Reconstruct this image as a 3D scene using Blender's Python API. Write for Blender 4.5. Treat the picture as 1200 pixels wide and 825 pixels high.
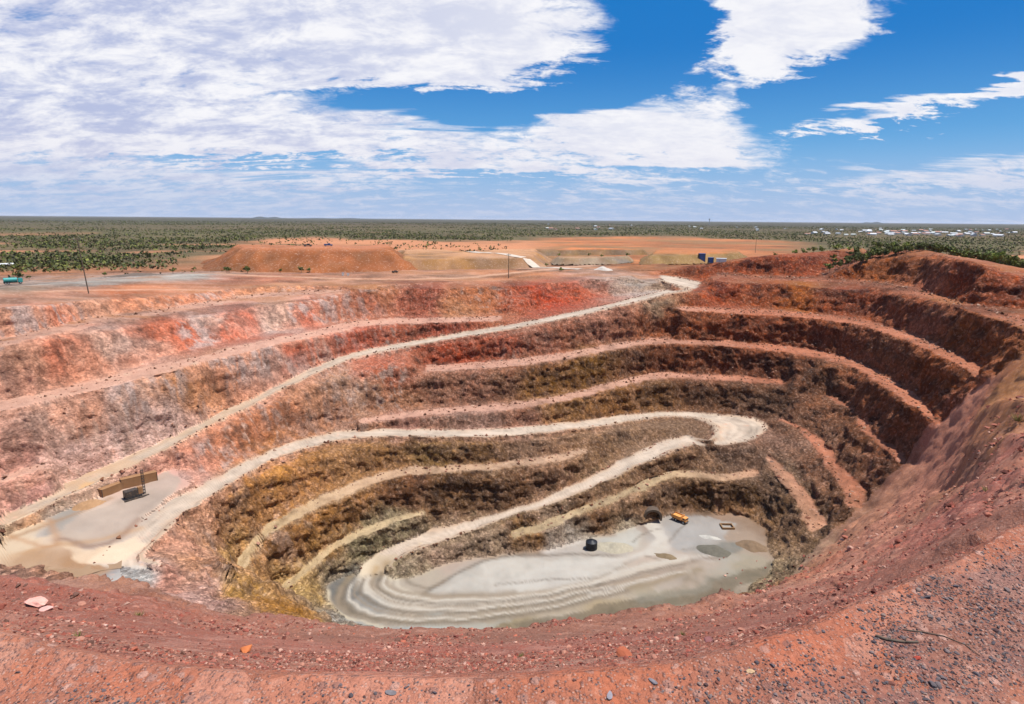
import bpy, bmesh, math, random
import numpy as np
from mathutils import Vector, Matrix, Euler
R = math.radians
scene = bpy.context.scene
COL = scene.collection
for o in list(bpy.data.objects): bpy.data.objects.remove(o)

# ------------------------------------------------------------------ camera
EYE_PITCH, EYE_ROLL = R(12.27), R(0.48)
cam_d = bpy.data.cameras.new('camera'); cam = bpy.data.objects.new('camera', cam_d); COL.objects.link(cam)
cam_d.sensor_width = 36; cam_d.lens = 36 * 715 / 1200
cam_d.clip_start = 0.1; cam_d.clip_end = 120000
cam.matrix_world = Matrix.Rotation(R(90) - EYE_PITCH, 4, 'X') @ Matrix.Rotation(EYE_ROLL, 4, 'Z')
scene.camera = cam
scene.render.resolution_x, scene.render.resolution_y = 1024, 704

# ------------------------------------------------------------------ light
EXPO = 0.45
SUN_EL, SUN_AZ = R(71), R(100)          # azimuth clockwise from the view direction (+Y)
sun_dir = Vector((math.sin(SUN_AZ) * math.cos(SUN_EL), math.cos(SUN_AZ) * math.cos(SUN_EL), math.sin(SUN_EL)))
sl = bpy.data.lights.new('sun', 'SUN'); sl.energy = 5.0; sl.angle = R(0.53); sl.color = (1.0, 0.955, 0.88)
so = bpy.data.objects.new('sun', sl); COL.objects.link(so)
so.rotation_euler = sun_dir.to_track_quat('Z', 'Y').to_euler()
vs = scene.view_settings
vs.view_transform = 'Standard'; vs.look = 'None'; vs.exposure = EXPO; vs.gamma = 1.0; vs.use_curve_mapping = False
scene.render.engine = 'CYCLES'
scene.cycles.max_bounces = 5; scene.cycles.diffuse_bounces = 3

# ------------------------------------------------------------------ node helpers
class X:
    """a socket that can be added, multiplied ..."""
    def __init__(s, nt, sock): s.nt, s.s = nt, sock
    def _m(s, op, *a, clamp=False):
        n = s.nt.nodes.new('ShaderNodeMath'); n.operation = op; n.use_clamp = clamp
        for i, v in enumerate((s,) + a):
            if isinstance(v, X): s.nt.links.new(v.s, n.inputs[i])
            else: n.inputs[i].default_value = v
        return X(s.nt, n.outputs[0])
    def __add__(s, o): return s._m('ADD', o)
    __radd__ = __add__
    def __sub__(s, o): return s._m('SUBTRACT', o)
    def __rsub__(s, o): return (s * -1.0) + o
    def __mul__(s, o): return s._m('MULTIPLY', o)
    __rmul__ = __mul__
    def __truediv__(s, o): return s._m('DIVIDE', o)
    def clamp(s): return s._m('ADD', 0.0, clamp=True)
    def step(s, a, b):
        n = s.nt.nodes.new('ShaderNodeMapRange'); n.interpolation_type = 'SMOOTHSTEP'
        s.nt.links.new(s.s, n.inputs[0]); n.inputs[1].default_value = a; n.inputs[2].default_value = b
        return X(s.nt, n.outputs[0])
def setin(nt, sock, v):
    if isinstance(v, X): nt.links.new(v.s, sock)
    else:
        try: sock.default_value = v
        except Exception: sock.default_value = (*v, 1.0) if len(v) == 3 else v[:3]
def mixc(nt, f, a, b, mode='MIX'):
    n = nt.nodes.new('ShaderNodeMix'); n.data_type = 'RGBA'; n.blend_type = mode; n.clamp_factor = True
    setin(nt, n.inputs[0], f); setin(nt, n.inputs[6], a); setin(nt, n.inputs[7], b)
    return X(nt, n.outputs[2])
def noise(nt, vec, scale, detail=4, rough=0.55, dist=0.0):
    n = nt.nodes.new('ShaderNodeTexNoise'); n.inputs['Scale'].default_value = scale; n.inputs['Detail'].default_value = detail
    n.inputs['Roughness'].default_value = rough; n.inputs['Distortion'].default_value = dist
    if vec is not None: nt.links.new(vec.s, n.inputs['Vector'])
    return X(nt, n.outputs['Fac'])
def vmath(nt, op, a, b):
    n = nt.nodes.new('ShaderNodeVectorMath'); n.operation = op
    setin(nt, n.inputs[0], a); setin(nt, n.inputs[1], b)
    return X(nt, n.outputs[0])
def sep(nt, v):
    n = nt.nodes.new('ShaderNodeSeparateXYZ'); nt.links.new(v.s, n.inputs[0]); return [X(nt, o) for o in n.outputs]
def comb(nt, a, b, c):
    n = nt.nodes.new('ShaderNodeCombineXYZ')
    for i, v in enumerate((a, b, c)): setin(nt, n.inputs[i], v)
    return X(nt, n.outputs[0])
def lin(*c):
    """sRGB 0-255 to linear"""
    return tuple((x / 255 / 12.92) if x / 255 <= 0.04045 else ((x / 255 + 0.055) / 1.055) ** 2.4 for x in c)

# ------------------------------------------------------------------ sky: Nishita with a broken cloud deck
SKY_STRENGTH = 0.085
world = bpy.data.worlds.new('World'); scene.world = world; world.use_nodes = True
nt = world.node_tree; nt.nodes.clear()
sky = nt.nodes.new('ShaderNodeTexSky'); sky.sky_type = 'NISHITA'; sky.sun_disc = False
sky.sun_elevation = SUN_EL; sky.sun_rotation = SUN_AZ
sky.altitude = 250; sky.air_density = 1.0; sky.dust_density = 0.4; sky.ozone_density = 3.5
tc = nt.nodes.new('ShaderNodeTexCoord')
D = X(nt, tc.outputs['Generated'])
dx, dy, dz = sep(nt, D)
hs = nt.nodes.new('ShaderNodeHueSaturation'); hs.inputs['Saturation'].default_value = 1.28; hs.inputs['Value'].default_value = 0.92
nt.links.new(sky.outputs[0], hs.inputs['Color'])
skyc = X(nt, hs.outputs[0])
az = dx._m('ARCTAN2', dy); el = dz._m('ARCSINE')
zc = dz._m('MAXIMUM', 0.0) + 0.10
P = comb(nt, dx / zc, dy / zc, 0.0)
nA = noise(nt, P, 1.5, 6, 0.60, 0.5)            # banks
zc2 = dz._m('MAXIMUM', 0.0) + 0.30
P2 = comb(nt, dx / zc2, dy / zc2 * 1.6, 0.0)
nB = noise(nt, P2, 9.0, 4, 0.72, 0.35)      # fine cells
nC = noise(nt, vmath(nt, 'MULTIPLY', P, (0.40, 1.5, 1)), 1.5, 4, 0.62, 0.6)  # streaks
big = noise(nt, vmath(nt, 'ADD', P, (3.1, -4.2, 0)), 0.45, 2, 0.5)
waz = az + (nA - 0.5) * 0.22 + (nB - 0.5) * 0.05; wel = el + (nC - 0.5) * 0.11 + (nB - 0.5) * 0.045
AE = comb(nt, waz, wel, 0.0)
def blob(cover, a0, e0, ra, re, w, tilt=0.0):
    mp = nt.nodes.new('ShaderNodeMapping'); mp.vector_type = 'TEXTURE'
    mp.inputs['Location'].default_value = (R(a0), R(e0), 0); mp.inputs['Rotation'].default_value = (0, 0, R(tilt)); mp.inputs['Scale'].default_value = (R(ra) * 1.35, R(re) * 1.35, 1)
    nt.links.new(AE.s, mp.inputs['Vector'])
    g = nt.nodes.new('ShaderNodeTexGradient'); g.gradient_type = 'SPHERICAL'; nt.links.new(mp.outputs[0], g.inputs[0])
    m = nt.nodes.new('ShaderNodeMath'); m.operation = 'MULTIPLY_ADD'; m.inputs[1].default_value = w * 1.5
    nt.links.new(g.outputs[1], m.inputs[0]); nt.links.new(cover.s, m.inputs[2])
    return X(nt, m.outputs[0])
cover = big * 0.4 + 0.26
#   azimuth, elevation, radii (deg), weight, tilt : the gaps and banks of this sky
BLOBS = [
 (-30, 13, 24, 12, 0.30, 0), (-12, 17, 20, 6, 0.30, 0), (-2, 14.0, 12, 3.4, 0.26, 0), (-37, 6, 16, 5, 0.20, 0),
 (-20, 5.5, 15, 2.6, 0.16, 0), (-7, 6.0, 12, 2.2, 0.16, 0),
 (-8, 9.9, 9, 1.5, -0.55, 2), (1.5, 10.6, 8, 2.0, -0.50, 10), (9, 12.6, 5, 3.0, -0.45, 30), (14.5, 15.5, 4.2, 6.0, -0.60, 0), (10, 18.5, 4, 3, -0.4, 0),
 (20.5, 14.6, 9, 4.6, 0.56, 30), (28, 18.4, 10, 3.0, 0.52, 12), (10, 8.0, 9, 2.2, 0.36, -4), (15, 6.0, 10, 1.5, 0.30, -4), (8, 5.0, 12, 1.6, 0.18, 0),
 (36, 14.5, 9, 6.0, -0.65, -10), (26, 10.2, 7, 1.7, -0.62, 0), (22, 8.6, 3, 1.6, -0.4, 0), (42, 6.4, 9, 1.2, -0.35, 0), (32, 8.2, 8.0, 0.9, 0.50, 4), (40, 9.2, 4.0, 0.6, 0.65, 8),
 (30, 5.6, 10, 1.6, -0.30, 0), (-22, 4.4, 11, 0.7, -0.42, 2), (-4, 3.6, 9, 0.6, -0.25, 0), (36, 3.3, 9, 1.2, 0.22, 0), (41, 18, 5, 4, -0.5, 0), (37.5, 15.4, 2.6, 0.7, 0.42, 12),
]
for b in BLOBS: cover = blob(cover, *b)
dens = (nA - 0.5) * 0.85 + (nB - 0.5) * 1.5 + (nC - 0.5) * 0.7 + (cover - 0.43) * 1.2
alpha = dens.step(-0.12, 0.46)
lowf = el.step(R(9), R(0.5))
sh2 = noise(nt, vmath(nt, 'ADD', P2, (3.7, 8.2, 0)), 4.2, 5, 0.66, 0.4)
shade = (sh2 * 1.5 + nB * 0.9 - big * 0.3 + 0.12).step(0.88, 1.42)
leftg = az.step(R(14), R(-32))
k = 1.0 / SKY_STRENGTH / 2 ** EXPO
white = tuple(k * c for c in (0.96, 0.955, 0.985)); grey = tuple(k * c for c in (0.44, 0.50, 0.74))
ccol = mixc(nt, (1.0 - shade) * (leftg * 0.62 + 0.30), white, grey)
ccol = mixc(nt, lowf * 0.6, ccol, tuple(k * c for c in (0.70, 0.68, 0.80)))
alpha = alpha * (1.0 - el.step(R(5.0), R(0.2)) * 0.6)
hz = el.step(R(7.5), R(-0.5))
blue = mixc(nt, el.step(R(3), R(15)), tuple(k * c for c in (0.13, 0.42, 0.80)), tuple(k * c for c in (0.002, 0.19, 0.60)))
base = mixc(nt, 0.8, skyc, blue)
base = mixc(nt, hz * 0.75, base, tuple(k * c for c in (0.50, 0.58, 0.80)))
out = mixc(nt, alpha * 0.98, base, ccol)
bg = nt.nodes.new('ShaderNodeBackground'); bg.inputs['Strength'].default_value = SKY_STRENGTH
nt.links.new(out.s, bg.inputs['Color'])
wo = nt.nodes.new('ShaderNodeOutputWorld'); nt.links.new(bg.outputs[0], wo.inputs[0])

# ---------------------------------------------------------------- survey of the pit
# Survey sightings from the lookout: bearing/depression pairs on a 1200 x 825 plate, each with a level,
# turned into world points here.  Levels are metres below the eye.
F_PX = 715.0
PITCH = math.radians(12.27)
ROLL = math.radians(0.48)
_f = np.array([0, math.cos(PITCH), -math.sin(PITCH)])
_u0 = np.array([0, math.sin(PITCH), math.cos(PITCH)])
_r0 = np.array([1.0, 0, 0])
_r = _r0 * math.cos(ROLL) + _u0 * math.sin(ROLL)
_u = _u0 * math.cos(ROLL) - _r0 * math.sin(ROLL)
def ray(u, v):
    u = np.asarray(u, float); v = np.asarray(v, float)
    return _f + ((u - 600) / F_PX)[..., None] * _r - ((v - 412.5) / F_PX)[..., None] * _u
def at(u, v, z):
    d = ray(u, v)
    return d * (np.asarray(z, float) / d[..., 2])[..., None]

ROAD, BENCH, TRACK, DIRT = 1, 2, 3, 4
def H(*rows):           # near-horizontal strip: u, v, half thickness, level
    return [(u, v - h, u, v + h, z, z) for u, v, h, z in rows]
STRIPS = {
 'ramp1': (ROAD, [(775,322,770,328,-46,-46.5),(800,326,790,337,-48.3,-49),(822,332,808,342,-49.5,-50)] + H((785,342.5,4,-51.8),(750,351.5,4,-55.6),(675,369,3.8,-62.5),(600,384,3.6,-68),(550,392.5,3.8,-71.5),
      (500,401,4,-75),(435,413,4,-78.2),(400,423,4.5,-79.8),(367,436,5,-82),(335,452,5.5,-85.3),(300,471,6,-89),(250,494,7,-93),(200,520,8,-96.8),(150,545,9,-99.8),
      (107,562,10,-101.6),(50,588,12,-103.4),(0,612,14,-105),(-60,650,18,-106))),
 'roadD': (ROAD, [(100,662,190,668,-107.3,-108),(130,640,172,655,-107,-107.8),(155,619,200,624,-106.8,-107.6),(190,595,222,602,-106.7,-107.4),(225,573,250,584,-106.9,-107.4)] + H((300,545,8,-107.2),(350,524,7,-107.5),(400,512,6,-108),
      (450,509,5.5,-107.8),(525,509,5.5,-109.2),(600,507.5,5.5,-110.8),(675,500,5.5,-113),(725,492.5,5,-114.8)) +
      [(775,483,775,490,-115.5,-115.5),(815,484,810,491,-116,-116),(852,487,826,495,-116,-116.2),(885,490,834,500,-116.2,-116.4),(898,500,836,506,-116.6,-116.8),(885,512,834,512,-117.2,-117.2),(850,521,826,517,-118.3,-118),(815,522,800,511,-120,-119.6)]),
 'rampE': (ROAD, [(800,511,815,522,-118.6,-119.2),(775,518,780,535,-120.8,-122),(725,542,750,548,-125.3,-125.3),(675,566,700,569,-130,-130.3),(645,582,662,588,-132.4,-133),(600,597,618,601,-136.5,-136.5),(550,612,560,622,-140.5,-140.3),(500,621,512,640,-142.7,-143.5),(470,629,482,650,-144.6,-145),(432,655,462,662,-147.5,-148),(418,672,462,672,-150,-150)]),
 'L1': (BENCH, H((-40,487,6,-72.3),(0,476,5.5,-71),(62,465,5,-70.5),(125,448,5,-70),(180,434,4.5,-69),(225,425,4.5,-68),(300,405,3.8,-66),(375,389,3.2,-65.5),(420,379.5,2.8,-65.2),(462,376,2.5,-65.2),(525,375,2.2,-65),(585,373,2.2,-65.8))),
 'M': (BENCH, H((-40,410,4,-51.5),(0,401.5,3.8,-50.3),(60,387,3.5,-48.8),(100,376.5,3.0,-49.3),(175,368,2.8,-50.3),(245,356,2.4,-49.8),(315,345.5,1.8,-48.2),(400,341,1.6,-47.4))),
 'ledge': (BENCH, H((-40,571,4,-94.8),(0,562,4,-94),(57,543,3,-92.3))),
 'B': (BENCH, H((500,432,3,-86),(550,429,2.8,-85.3),(600,425,2.8,-84),(675,415,2.6,-81.5),(725,405,2.4,-79.5),(775,399.5,2.3,-79),(825,400.5,2.4,-79),(900,406.5,3,-79.5),(950,412,4,-80.5),(990,421,5,-80.8),(1012,431,6,-81),(1040,448,7,-81.3),(1075,470,8,-82),(1100,488,9,-83))),
 'C': (BENCH, H((420,494.5,2,-103.5),(475,486.5,2.4,-103.4),(537,480,2.6,-103),(600,475.5,2.8,-102.5),(662,466,2.6,-101.2),(712,452,2.6,-99.5),(765,441,2.3,-98),(825,441,2.4,-98),(900,446,2.6,-97.5),(918,448,2.5,-97.5))),
 'R4': (BENCH, [(965,463,978,467,-98.5,-98.5),(998,482,1012,490,-99.5,-99.5),(1014,506,1032,512,-101,-101),(1036,522,1056,526,-102.5,-102.5),(1050,540,1066,544,-104,-104)]),
 'R2': (BENCH, H((797,362,2.2,-59.3),(850,364,2.2,-60.2),(900,366,2.5,-60.8),(962,371.5,2.8,-61),(1012,379,3.5,-60.8),(1050,390,4.5,-60.8),(1087,405,5.5,-60.8),(1125,422,6.5,-61),(1155,438,8,-62))),
 'R1': (BENCH, H((840,322.5,1.8,-42.3),(900,326,1.8,-42.5),(962,327.5,2,-41.8),(1012,331.5,2.3,-41.5),(1062,340,3,-41.2),(1112,352.5,4,-41),(1162,367,5,-41),(1200,381,6,-41.5),(1240,400,7,-42))),
 'R0': (BENCH, [(956,324,968,326,-40.5,-41),(985,311,992,314,-33,-33),(1018,294,1030,297,-23,-23)]),
 'F': (BENCH, H((887,554,2.6,-129.5),(850,558.5,2.6,-129.5),(815,555.5,2.6,-129.5),(787,556,2.8,-129.5),(760,566,3,-131),(725,581,3,-133.8),(685,597,3,-136.8),(640,613,3,-139.6),(600,627,3,-142.3))),
 'G': (BENCH, H((272,668,7,-135),(300,640,6,-131),(312,624,5.5,-128.8),(350,600,4.5,-125),(400,576,4,-122.3),(437,562,3.6,-121),(475,552,3.2,-120),(525,550,2.8,-120),(600,544,2.8,-119.6),(650,537,2.6,-119),(685,527,2,-118.8))),
 'Hh': (BENCH, H((318,703,6,-149.5),(345,680,5,-146),(370,657,4.5,-142.5),(405,633,3.5,-139),(420,625,3.5,-138),(475,606,2.5,-135.5),(500,600,2,-134.5))),
 'R5': (BENCH, [(910,490,922,494,-112,-112),(932,499,945,505,-113,-113.5),(955,521,970,523,-115,-115),(974,552,992,554,-118,-118),(992,572,1010,573,-119.5,-119.5),(990,592,1012,596,-122,-122)]),
 'R6': (BENCH, [(900,535,910,538,-124,-124),(908,552,922,554,-125.5,-125.5),(922,574,940,574,-128.5,-128.5),(940,600,958,598,-131.5,-131.5),(952,622,972,618,-133,-133)]),
}
# single break lines (u, v, level)
LINES = {
 'rim_left': [(-60,364,-36),(0,359,-37),(75,355,-39.8),(132,347,-42.3),(225,341,-44.2),(300,334,-44),(400,334.5,-44.5),(520,330,-45),(600,325.5,-45),(700,315.5,-43.2),(772,315,-42.4)],
 'back': [(-60,342,-35.5),(0,337,-37),(100,331,-39.5),(225,322,-42),(300,323,-44),(450,325,-45),(600,317,-44),(700,311,-43),(780,308,-41)],
 'rim_right': [(772,315,-42.4),(815,311,-38),(870,303,-30.5),(900,299.5,-27),(950,296,-24.5),(1000,290.5,-21),(1025,291,-20.5),(1070,291.5,-19.5),(1112,301,-20),(1150,309.5,-20.5),(1200,324,-22),(1240,338,-23)],
 't1200': [(1240,415,-44),(1200,430,-50),(1170,437,-58)],
 'tal_a': [(1215,470,-40),(1165,470,-58),(1132,497,-76),(1096,500,-86)],
 'tal_b': [(1215,510,-32),(1150,515,-56),(1118,535,-82),(1074,545,-103)],
 'tal_c': [(1215,550,-21),(1150,560,-42),(1107,575,-78),(1064,570,-106),(1024,602,-120)],
 'tal_d': [(1215,583,-10),(1150,598,-22),(1100,612,-39),(1050,622,-72),(1010,628,-104),(978,640,-132)],
 'tal_e': [(1150,622,-11),(1100,645,-13.5),(1050,662,-22),(1000,672,-46),(962,672,-90),(932,678,-138)],
 'edge': [(905,690,-60),(850,705,-44),(750,722,-33),(600,738,-26.5),(450,740.5,-25),(300,732,-25),(190,715,-27),(150,693,-31),(100,684,-31),(0,665,-31),(-60,655,-30)],
 'lip': [(-80,715,-4.9),(0,742,-4.8),(60,758,-4.75),(150,773,-4.7),(300,790,-4.65),(450,797,-4.6),(600,797,-4.5),(750,783,-4.45),(850,765,-4.4),(950,733,-4.4),(1010,705,-4.4),(1100,667,-4.4),(1200,612,-4.3),(1260,580,-4.2)],
 'toe_right': [(918,672,-141),(925,650,-141.5),(912,620,-142),(890,603,-143)],
}
PATCHES = [  # polygon, level(u,v)
 ('floor', [(384,684),(384,704),(420,728),(470,744),(560,748),(700,738),(800,718),(870,698),(905,660),(898,622),(875,606),(850,600),(800,601),(764,613),(720,626),(690,632),(650,642),(600,648),(560,654),(520,662),(484,678),(462,680),(430,668)],
   lambda u, v: np.minimum(-151.5 + (u - 400) * 6.0 / 360, -145.5)),
 ('platform', [(-40,634),(30,600),(75,584),(115,571),(160,556),(200,549),(226,572),(200,590),(166,617),(138,645),(140,690),(90,692),(0,684),(-40,680)],
   lambda u, v: -104.8 - 0.028 * (v - 570)),
]
def smooth_poly(rows, step_n=14):
    """Catmull-Rom through the rows, all columns together"""
    P = np.array(rows, float)
    if len(P) < 3:
        t = np.linspace(0, 1, step_n * 2)[:, None]
        return P[0] * (1 - t) + P[-1] * t
    Q = np.vstack([2 * P[0] - P[1], P, 2 * P[-1] - P[-2]])
    out = []
    for i in range(1, len(Q) - 2):
        p0, p1, p2, p3 = Q[i - 1], Q[i], Q[i + 1], Q[i + 2]
        t = np.linspace(0, 1, step_n, endpoint=False)[:, None]
        c = 0.5 * (2 * p1 + (p2 - p0) * t + (2 * p0 - 5 * p1 + 4 * p2 - p3) * t**2 + (3 * p1 - p0 - 3 * p2 + p3) * t**3)
        l = p1 * (1 - t) + p2 * t
        out.append(0.75 * c + 0.25 * l)
    out.append(P[-1:])
    return np.vstack(out)
def dense3(P, step):
    d = np.linalg.norm(np.diff(P[:, :3], axis=0), axis=1)
    s = np.concatenate([[0], np.cumsum(d)])
    n = max(int(s[-1] / step), 8)
    t = np.linspace(0, s[-1], n)
    return np.stack([np.interp(t, s, P[:, k]) for k in range(P.shape[1])], 1)

TH0, TH1, DTH = -1.12, 1.12, 0.0025
S0, S1, DS = math.log(1.6), math.log(700.0), 0.0025
NT = int((TH1 - TH0) / DTH) + 1
NS = int((S1 - S0) / DS) + 1
def to_grid(P):
    th = np.arctan2(P[..., 0], P[..., 1]); s = 0.5 * np.log(P[..., 0]**2 + P[..., 1]**2)
    return (s - S0) / DS, (th - TH0) / DTH
def build_heightfield():
    acc = np.zeros((NS, NT)); cnt = np.zeros((NS, NT))
    cls = np.zeros((NS, NT), np.uint8); tt = np.zeros((NS, NT), np.float32)
    def put(P, w=1.0):
        i, j = to_grid(P); i = np.round(i).astype(int).ravel(); j = np.round(j).astype(int).ravel(); z = P[..., 2].ravel()
        ok = (i >= 0) & (i < NS) & (j >= 0) & (j < NT)
        np.add.at(acc, (i[ok], j[ok]), z[ok]); np.add.at(cnt, (i[ok], j[ok]), 1)
        return i, j, ok
    # outer plain and the flat by the lookout
    s = S0 + DS * np.arange(NS); R = np.exp(s)
    curves = {}
    for n, rows in LINES.items():
        p = smooth_poly(rows); W = dense3(at(p[:, 0], p[:, 1], p[:, 2]), 0.008 if n == 'lip' else 0.06)
        put(W); curves[n] = W
    # scree slope below the lip runs straight, then falls away steeper than it can be seen
    L, E = curves['lip'], curves['edge']
    tl = np.arctan2(L[:, 0], L[:, 1]); o = np.argsort(tl)
    te = np.arctan2(E[:, 0], E[:, 1]); oe = np.argsort(te)
    th = np.linspace(max(tl.min(), te.min()), min(tl.max(), te[E[:, 0] < 30].max()), 3000)
    def on(C, t, od):
        return np.interp(th, t[od], np.log(np.hypot(C[:, 0], C[:, 1]))[od]), np.interp(th, t[od], (C[:, 2] / np.hypot(C[:, 0], C[:, 1]))[od])
    (sl_, ql), (se, qe) = on(L, tl, o), on(E, te, oe)
    for f in (0.2, 0.4, 0.6, 0.8):
        r = np.exp(sl_ * (1 - f) + se * f); qq = ql * (1 - f) + qe * f - 0.004
        put(np.stack([r * np.sin(th), r * np.cos(th), r * qq], 1))
    for f, g_, tmax in ((1.5, 1.10, 9), (2.2, 1.16, 0.13), (3.4, 1.2, 0.05)):
        r = np.exp(se) * f; k_ = (th < tmax) & ((f < 3) | (th > -0.42))
        put(np.stack([r * np.sin(th), r * np.cos(th), r * qe * g_], 1)[k_])
    for n, poly, fz in PATCHES:
        poly = np.array(poly, float)
        uu, vv = np.meshgrid(np.arange(poly[:, 0].min(), poly[:, 0].max(), 0.5), np.arange(poly[:, 1].min(), poly[:, 1].max(), 0.35))
        ins = np.zeros(uu.shape, bool); x0, y0 = poly[-1]
        for x1, y1 in poly:
            c = ((y0 > vv) != (y1 > vv)) & (uu < (x1 - x0) * (vv - y0) / (y1 - y0 + 1e-12) + x0); ins ^= c; x0, y0 = x1, y1
        u_, v_ = uu[ins], vv[ins]
        i, j, ok = put(at(u_, v_, fz(u_, v_)))
        cls[i[ok], j[ok]] = 3 if n == 'floor' else 4
    for n, (k, rows) in STRIPS.items():
        p = smooth_poly(rows)
        A = at(p[:, 0], p[:, 1], p[:, 4]); Bq = at(p[:, 2], p[:, 3], p[:, 5])
        AB = dense3(np.hstack([0.5 * (A + Bq), A, Bq]), 0.12)
        A, Bq = AB[:, 3:6], AB[:, 6:9]
        wid = np.linalg.norm(A - Bq, axis=1).max(); m = max(int(wid / 0.3), 10)
        for t in np.linspace(0, 1, m):
            W = A * (1 - t) + Bq * t
            i, j = to_grid(W); i = np.round(i).astype(int); j = np.round(j).astype(int)
            ok = (i >= 0) & (i < NS) & (j >= 0) & (j < NT)
            acc[i[ok], j[ok]] = 0; cnt[i[ok], j[ok]] = 0
            np.add.at(acc, (i[ok], j[ok]), W[ok, 2]); np.add.at(cnt, (i[ok], j[ok]), 1)
            cls[i[ok], j[ok]] = k; tt[i[ok], j[ok]] = t
        curves[n] = (A, Bq)
    fixed = cnt > 0
    Z = np.where(fixed, acc / np.maximum(cnt, 1), 0)
    # plain far out, and lookout ground
    far = R >= 640
    Z[far] = -47; fixed[far] = True
    return Z, fixed, cls, tt, curves
def inside_poly(poly, uu, vv):
    ins = np.zeros(uu.shape, bool); x0, y0 = poly[-1]
    for x1, y1 in poly:
        c = ((y0 > vv) != (y1 > vv)) & (uu < (x1 - x0) * (vv - y0) / (y1 - y0 + 1e-12) + x0); ins ^= c; x0, y0 = x1, y1
    return ins
def solve(Z, fixed):
    # coarse to fine relaxation of the free cells
    pyr = [(Z.astype(np.float32), fixed)]
    while min(pyr[-1][0].shape) > 24:
        z, f = pyr[-1]; a, b = z.shape; a2, b2 = (a + 1) // 2, (b + 1) // 2
        zp = np.zeros((a2 * 2, b2 * 2), np.float32); fp = np.zeros((a2 * 2, b2 * 2), np.float32)
        zp[:a, :b] = z * f; fp[:a, :b] = f
        zs = zp.reshape(a2, 2, b2, 2).sum((1, 3)); fs = fp.reshape(a2, 2, b2, 2).sum((1, 3))
        pyr.append((np.where(fs > 0, zs / np.maximum(fs, 1e-6), 0).astype(np.float32), fs > 0))
    cur = None
    for lev in range(len(pyr) - 1, -1, -1):
        z, f = pyr[lev]; z = z.copy()
        if cur is None: z[~f] = z[f].mean(); it = 600
        else:
            up = np.repeat(np.repeat(cur, 2, 0), 2, 1)[:z.shape[0], :z.shape[1]]
            z[~f] = up[~f]; it = 160 if lev > 2 else (70 if lev else 36)
        fr = ~f
        for _ in range(it):
            p = np.pad(z, 1, mode='edge')
            a = (p[:-2, 1:-1] + p[2:, 1:-1] + p[1:-1, :-2] + p[1:-1, 2:]) * 0.25
            np.copyto(z, a, where=fr)
        cur = z
    return cur

# ------------------------------------------------------------------ numpy noise
_rng = np.random.default_rng(11)
_T = _rng.random((64, 64, 64), dtype=np.float32)
def vnoise(x, y, z):
    xi = np.floor(x).astype(np.int32); yi = np.floor(y).astype(np.int32); zi = np.floor(z).astype(np.int32)
    fx = (x - xi).astype(np.float32); fy = (y - yi).astype(np.float32); fz = (z - zi).astype(np.float32)
    fx = fx * fx * (3 - 2 * fx); fy = fy * fy * (3 - 2 * fy); fz = fz * fz * (3 - 2 * fz)
    xa, ya, za = xi & 63, yi & 63, zi & 63; xb, yb, zb = (xi + 1) & 63, (yi + 1) & 63, (zi + 1) & 63
    def L(a, b, t): return a + (b - a) * t
    return L(L(L(_T[xa, ya, za], _T[xb, ya, za], fx), L(_T[xa, yb, za], _T[xb, yb, za], fx), fy),
             L(L(_T[xa, ya, zb], _T[xb, ya, zb], fx), L(_T[xa, yb, zb], _T[xb, yb, zb], fx), fy), fz) - 0.5
def fbm(x, y, z, sc, octs=4, gain=0.5):
    o = 0; a = 1.0; s = 1.0 / sc
    for k in range(octs):
        o = o + a * vnoise(x * s + 17.3 * k, y * s - 9.1 * k, z * s + 4.7 * k); a *= gain; s *= 2.03
    return o
def blur(a, n=1):
    for _ in range(n):
        p = np.pad(a, 1, mode='edge')
        a = (p[:-2, 1:-1] + p[2:, 1:-1] + p[1:-1, :-2] + p[1:-1, 2:] + 2 * p[1:-1, 1:-1]) / 6
    return a

def sample(G, i, j):
    i = np.clip(i, 0, NS - 1.001); j = np.clip(j, 0, NT - 1.001)
    a = i.astype(int); b = j.astype(int); fi = (i - a).astype(np.float32); fj = (j - b).astype(np.float32)
    return (G[a, b] * (1 - fi) + G[a + 1, b] * fi) * (1 - fj) + (G[a, b + 1] * (1 - fi) + G[a + 1, b + 1] * fi) * fj
def ground_z(x, y):
    """level of the undetailed ground at a plan position"""
    x = np.asarray(x, float); y = np.asarray(y, float)
    i, j = to_grid(np.stack([x, y, 0 * x], -1))
    return np.where(i > NS - 2, -47.0, sample(HF, i, j))
def cast(u, v, rmin=2.0):
    """first ground point along a sighting"""
    u = np.atleast_1d(np.asarray(u, float)); v = np.atleast_1d(np.asarray(v, float))
    d = ray(u, v); h = np.hypot(d[:, 0], d[:, 1]); d = d / h[:, None]
    rr = np.exp(np.linspace(math.log(rmin), math.log(30000), 9000))
    res = np.zeros((len(u), 3))
    for k in range(len(u)):
        p = d[k] * rr[:, None]
        hit = np.argmax(p[:, 2] <= ground_z(p[:, 0], p[:, 1]))
        if d[k, 2] >= 0: hit = len(rr) - 1
        q = d[k] * rr[hit]; res[k] = (q[0], q[1], ground_z(q[0], q[1]))
    return res

Z0, fixed, CLS, TT, CURVES = build_heightfield()
HF = solve(Z0, fixed)
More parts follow.
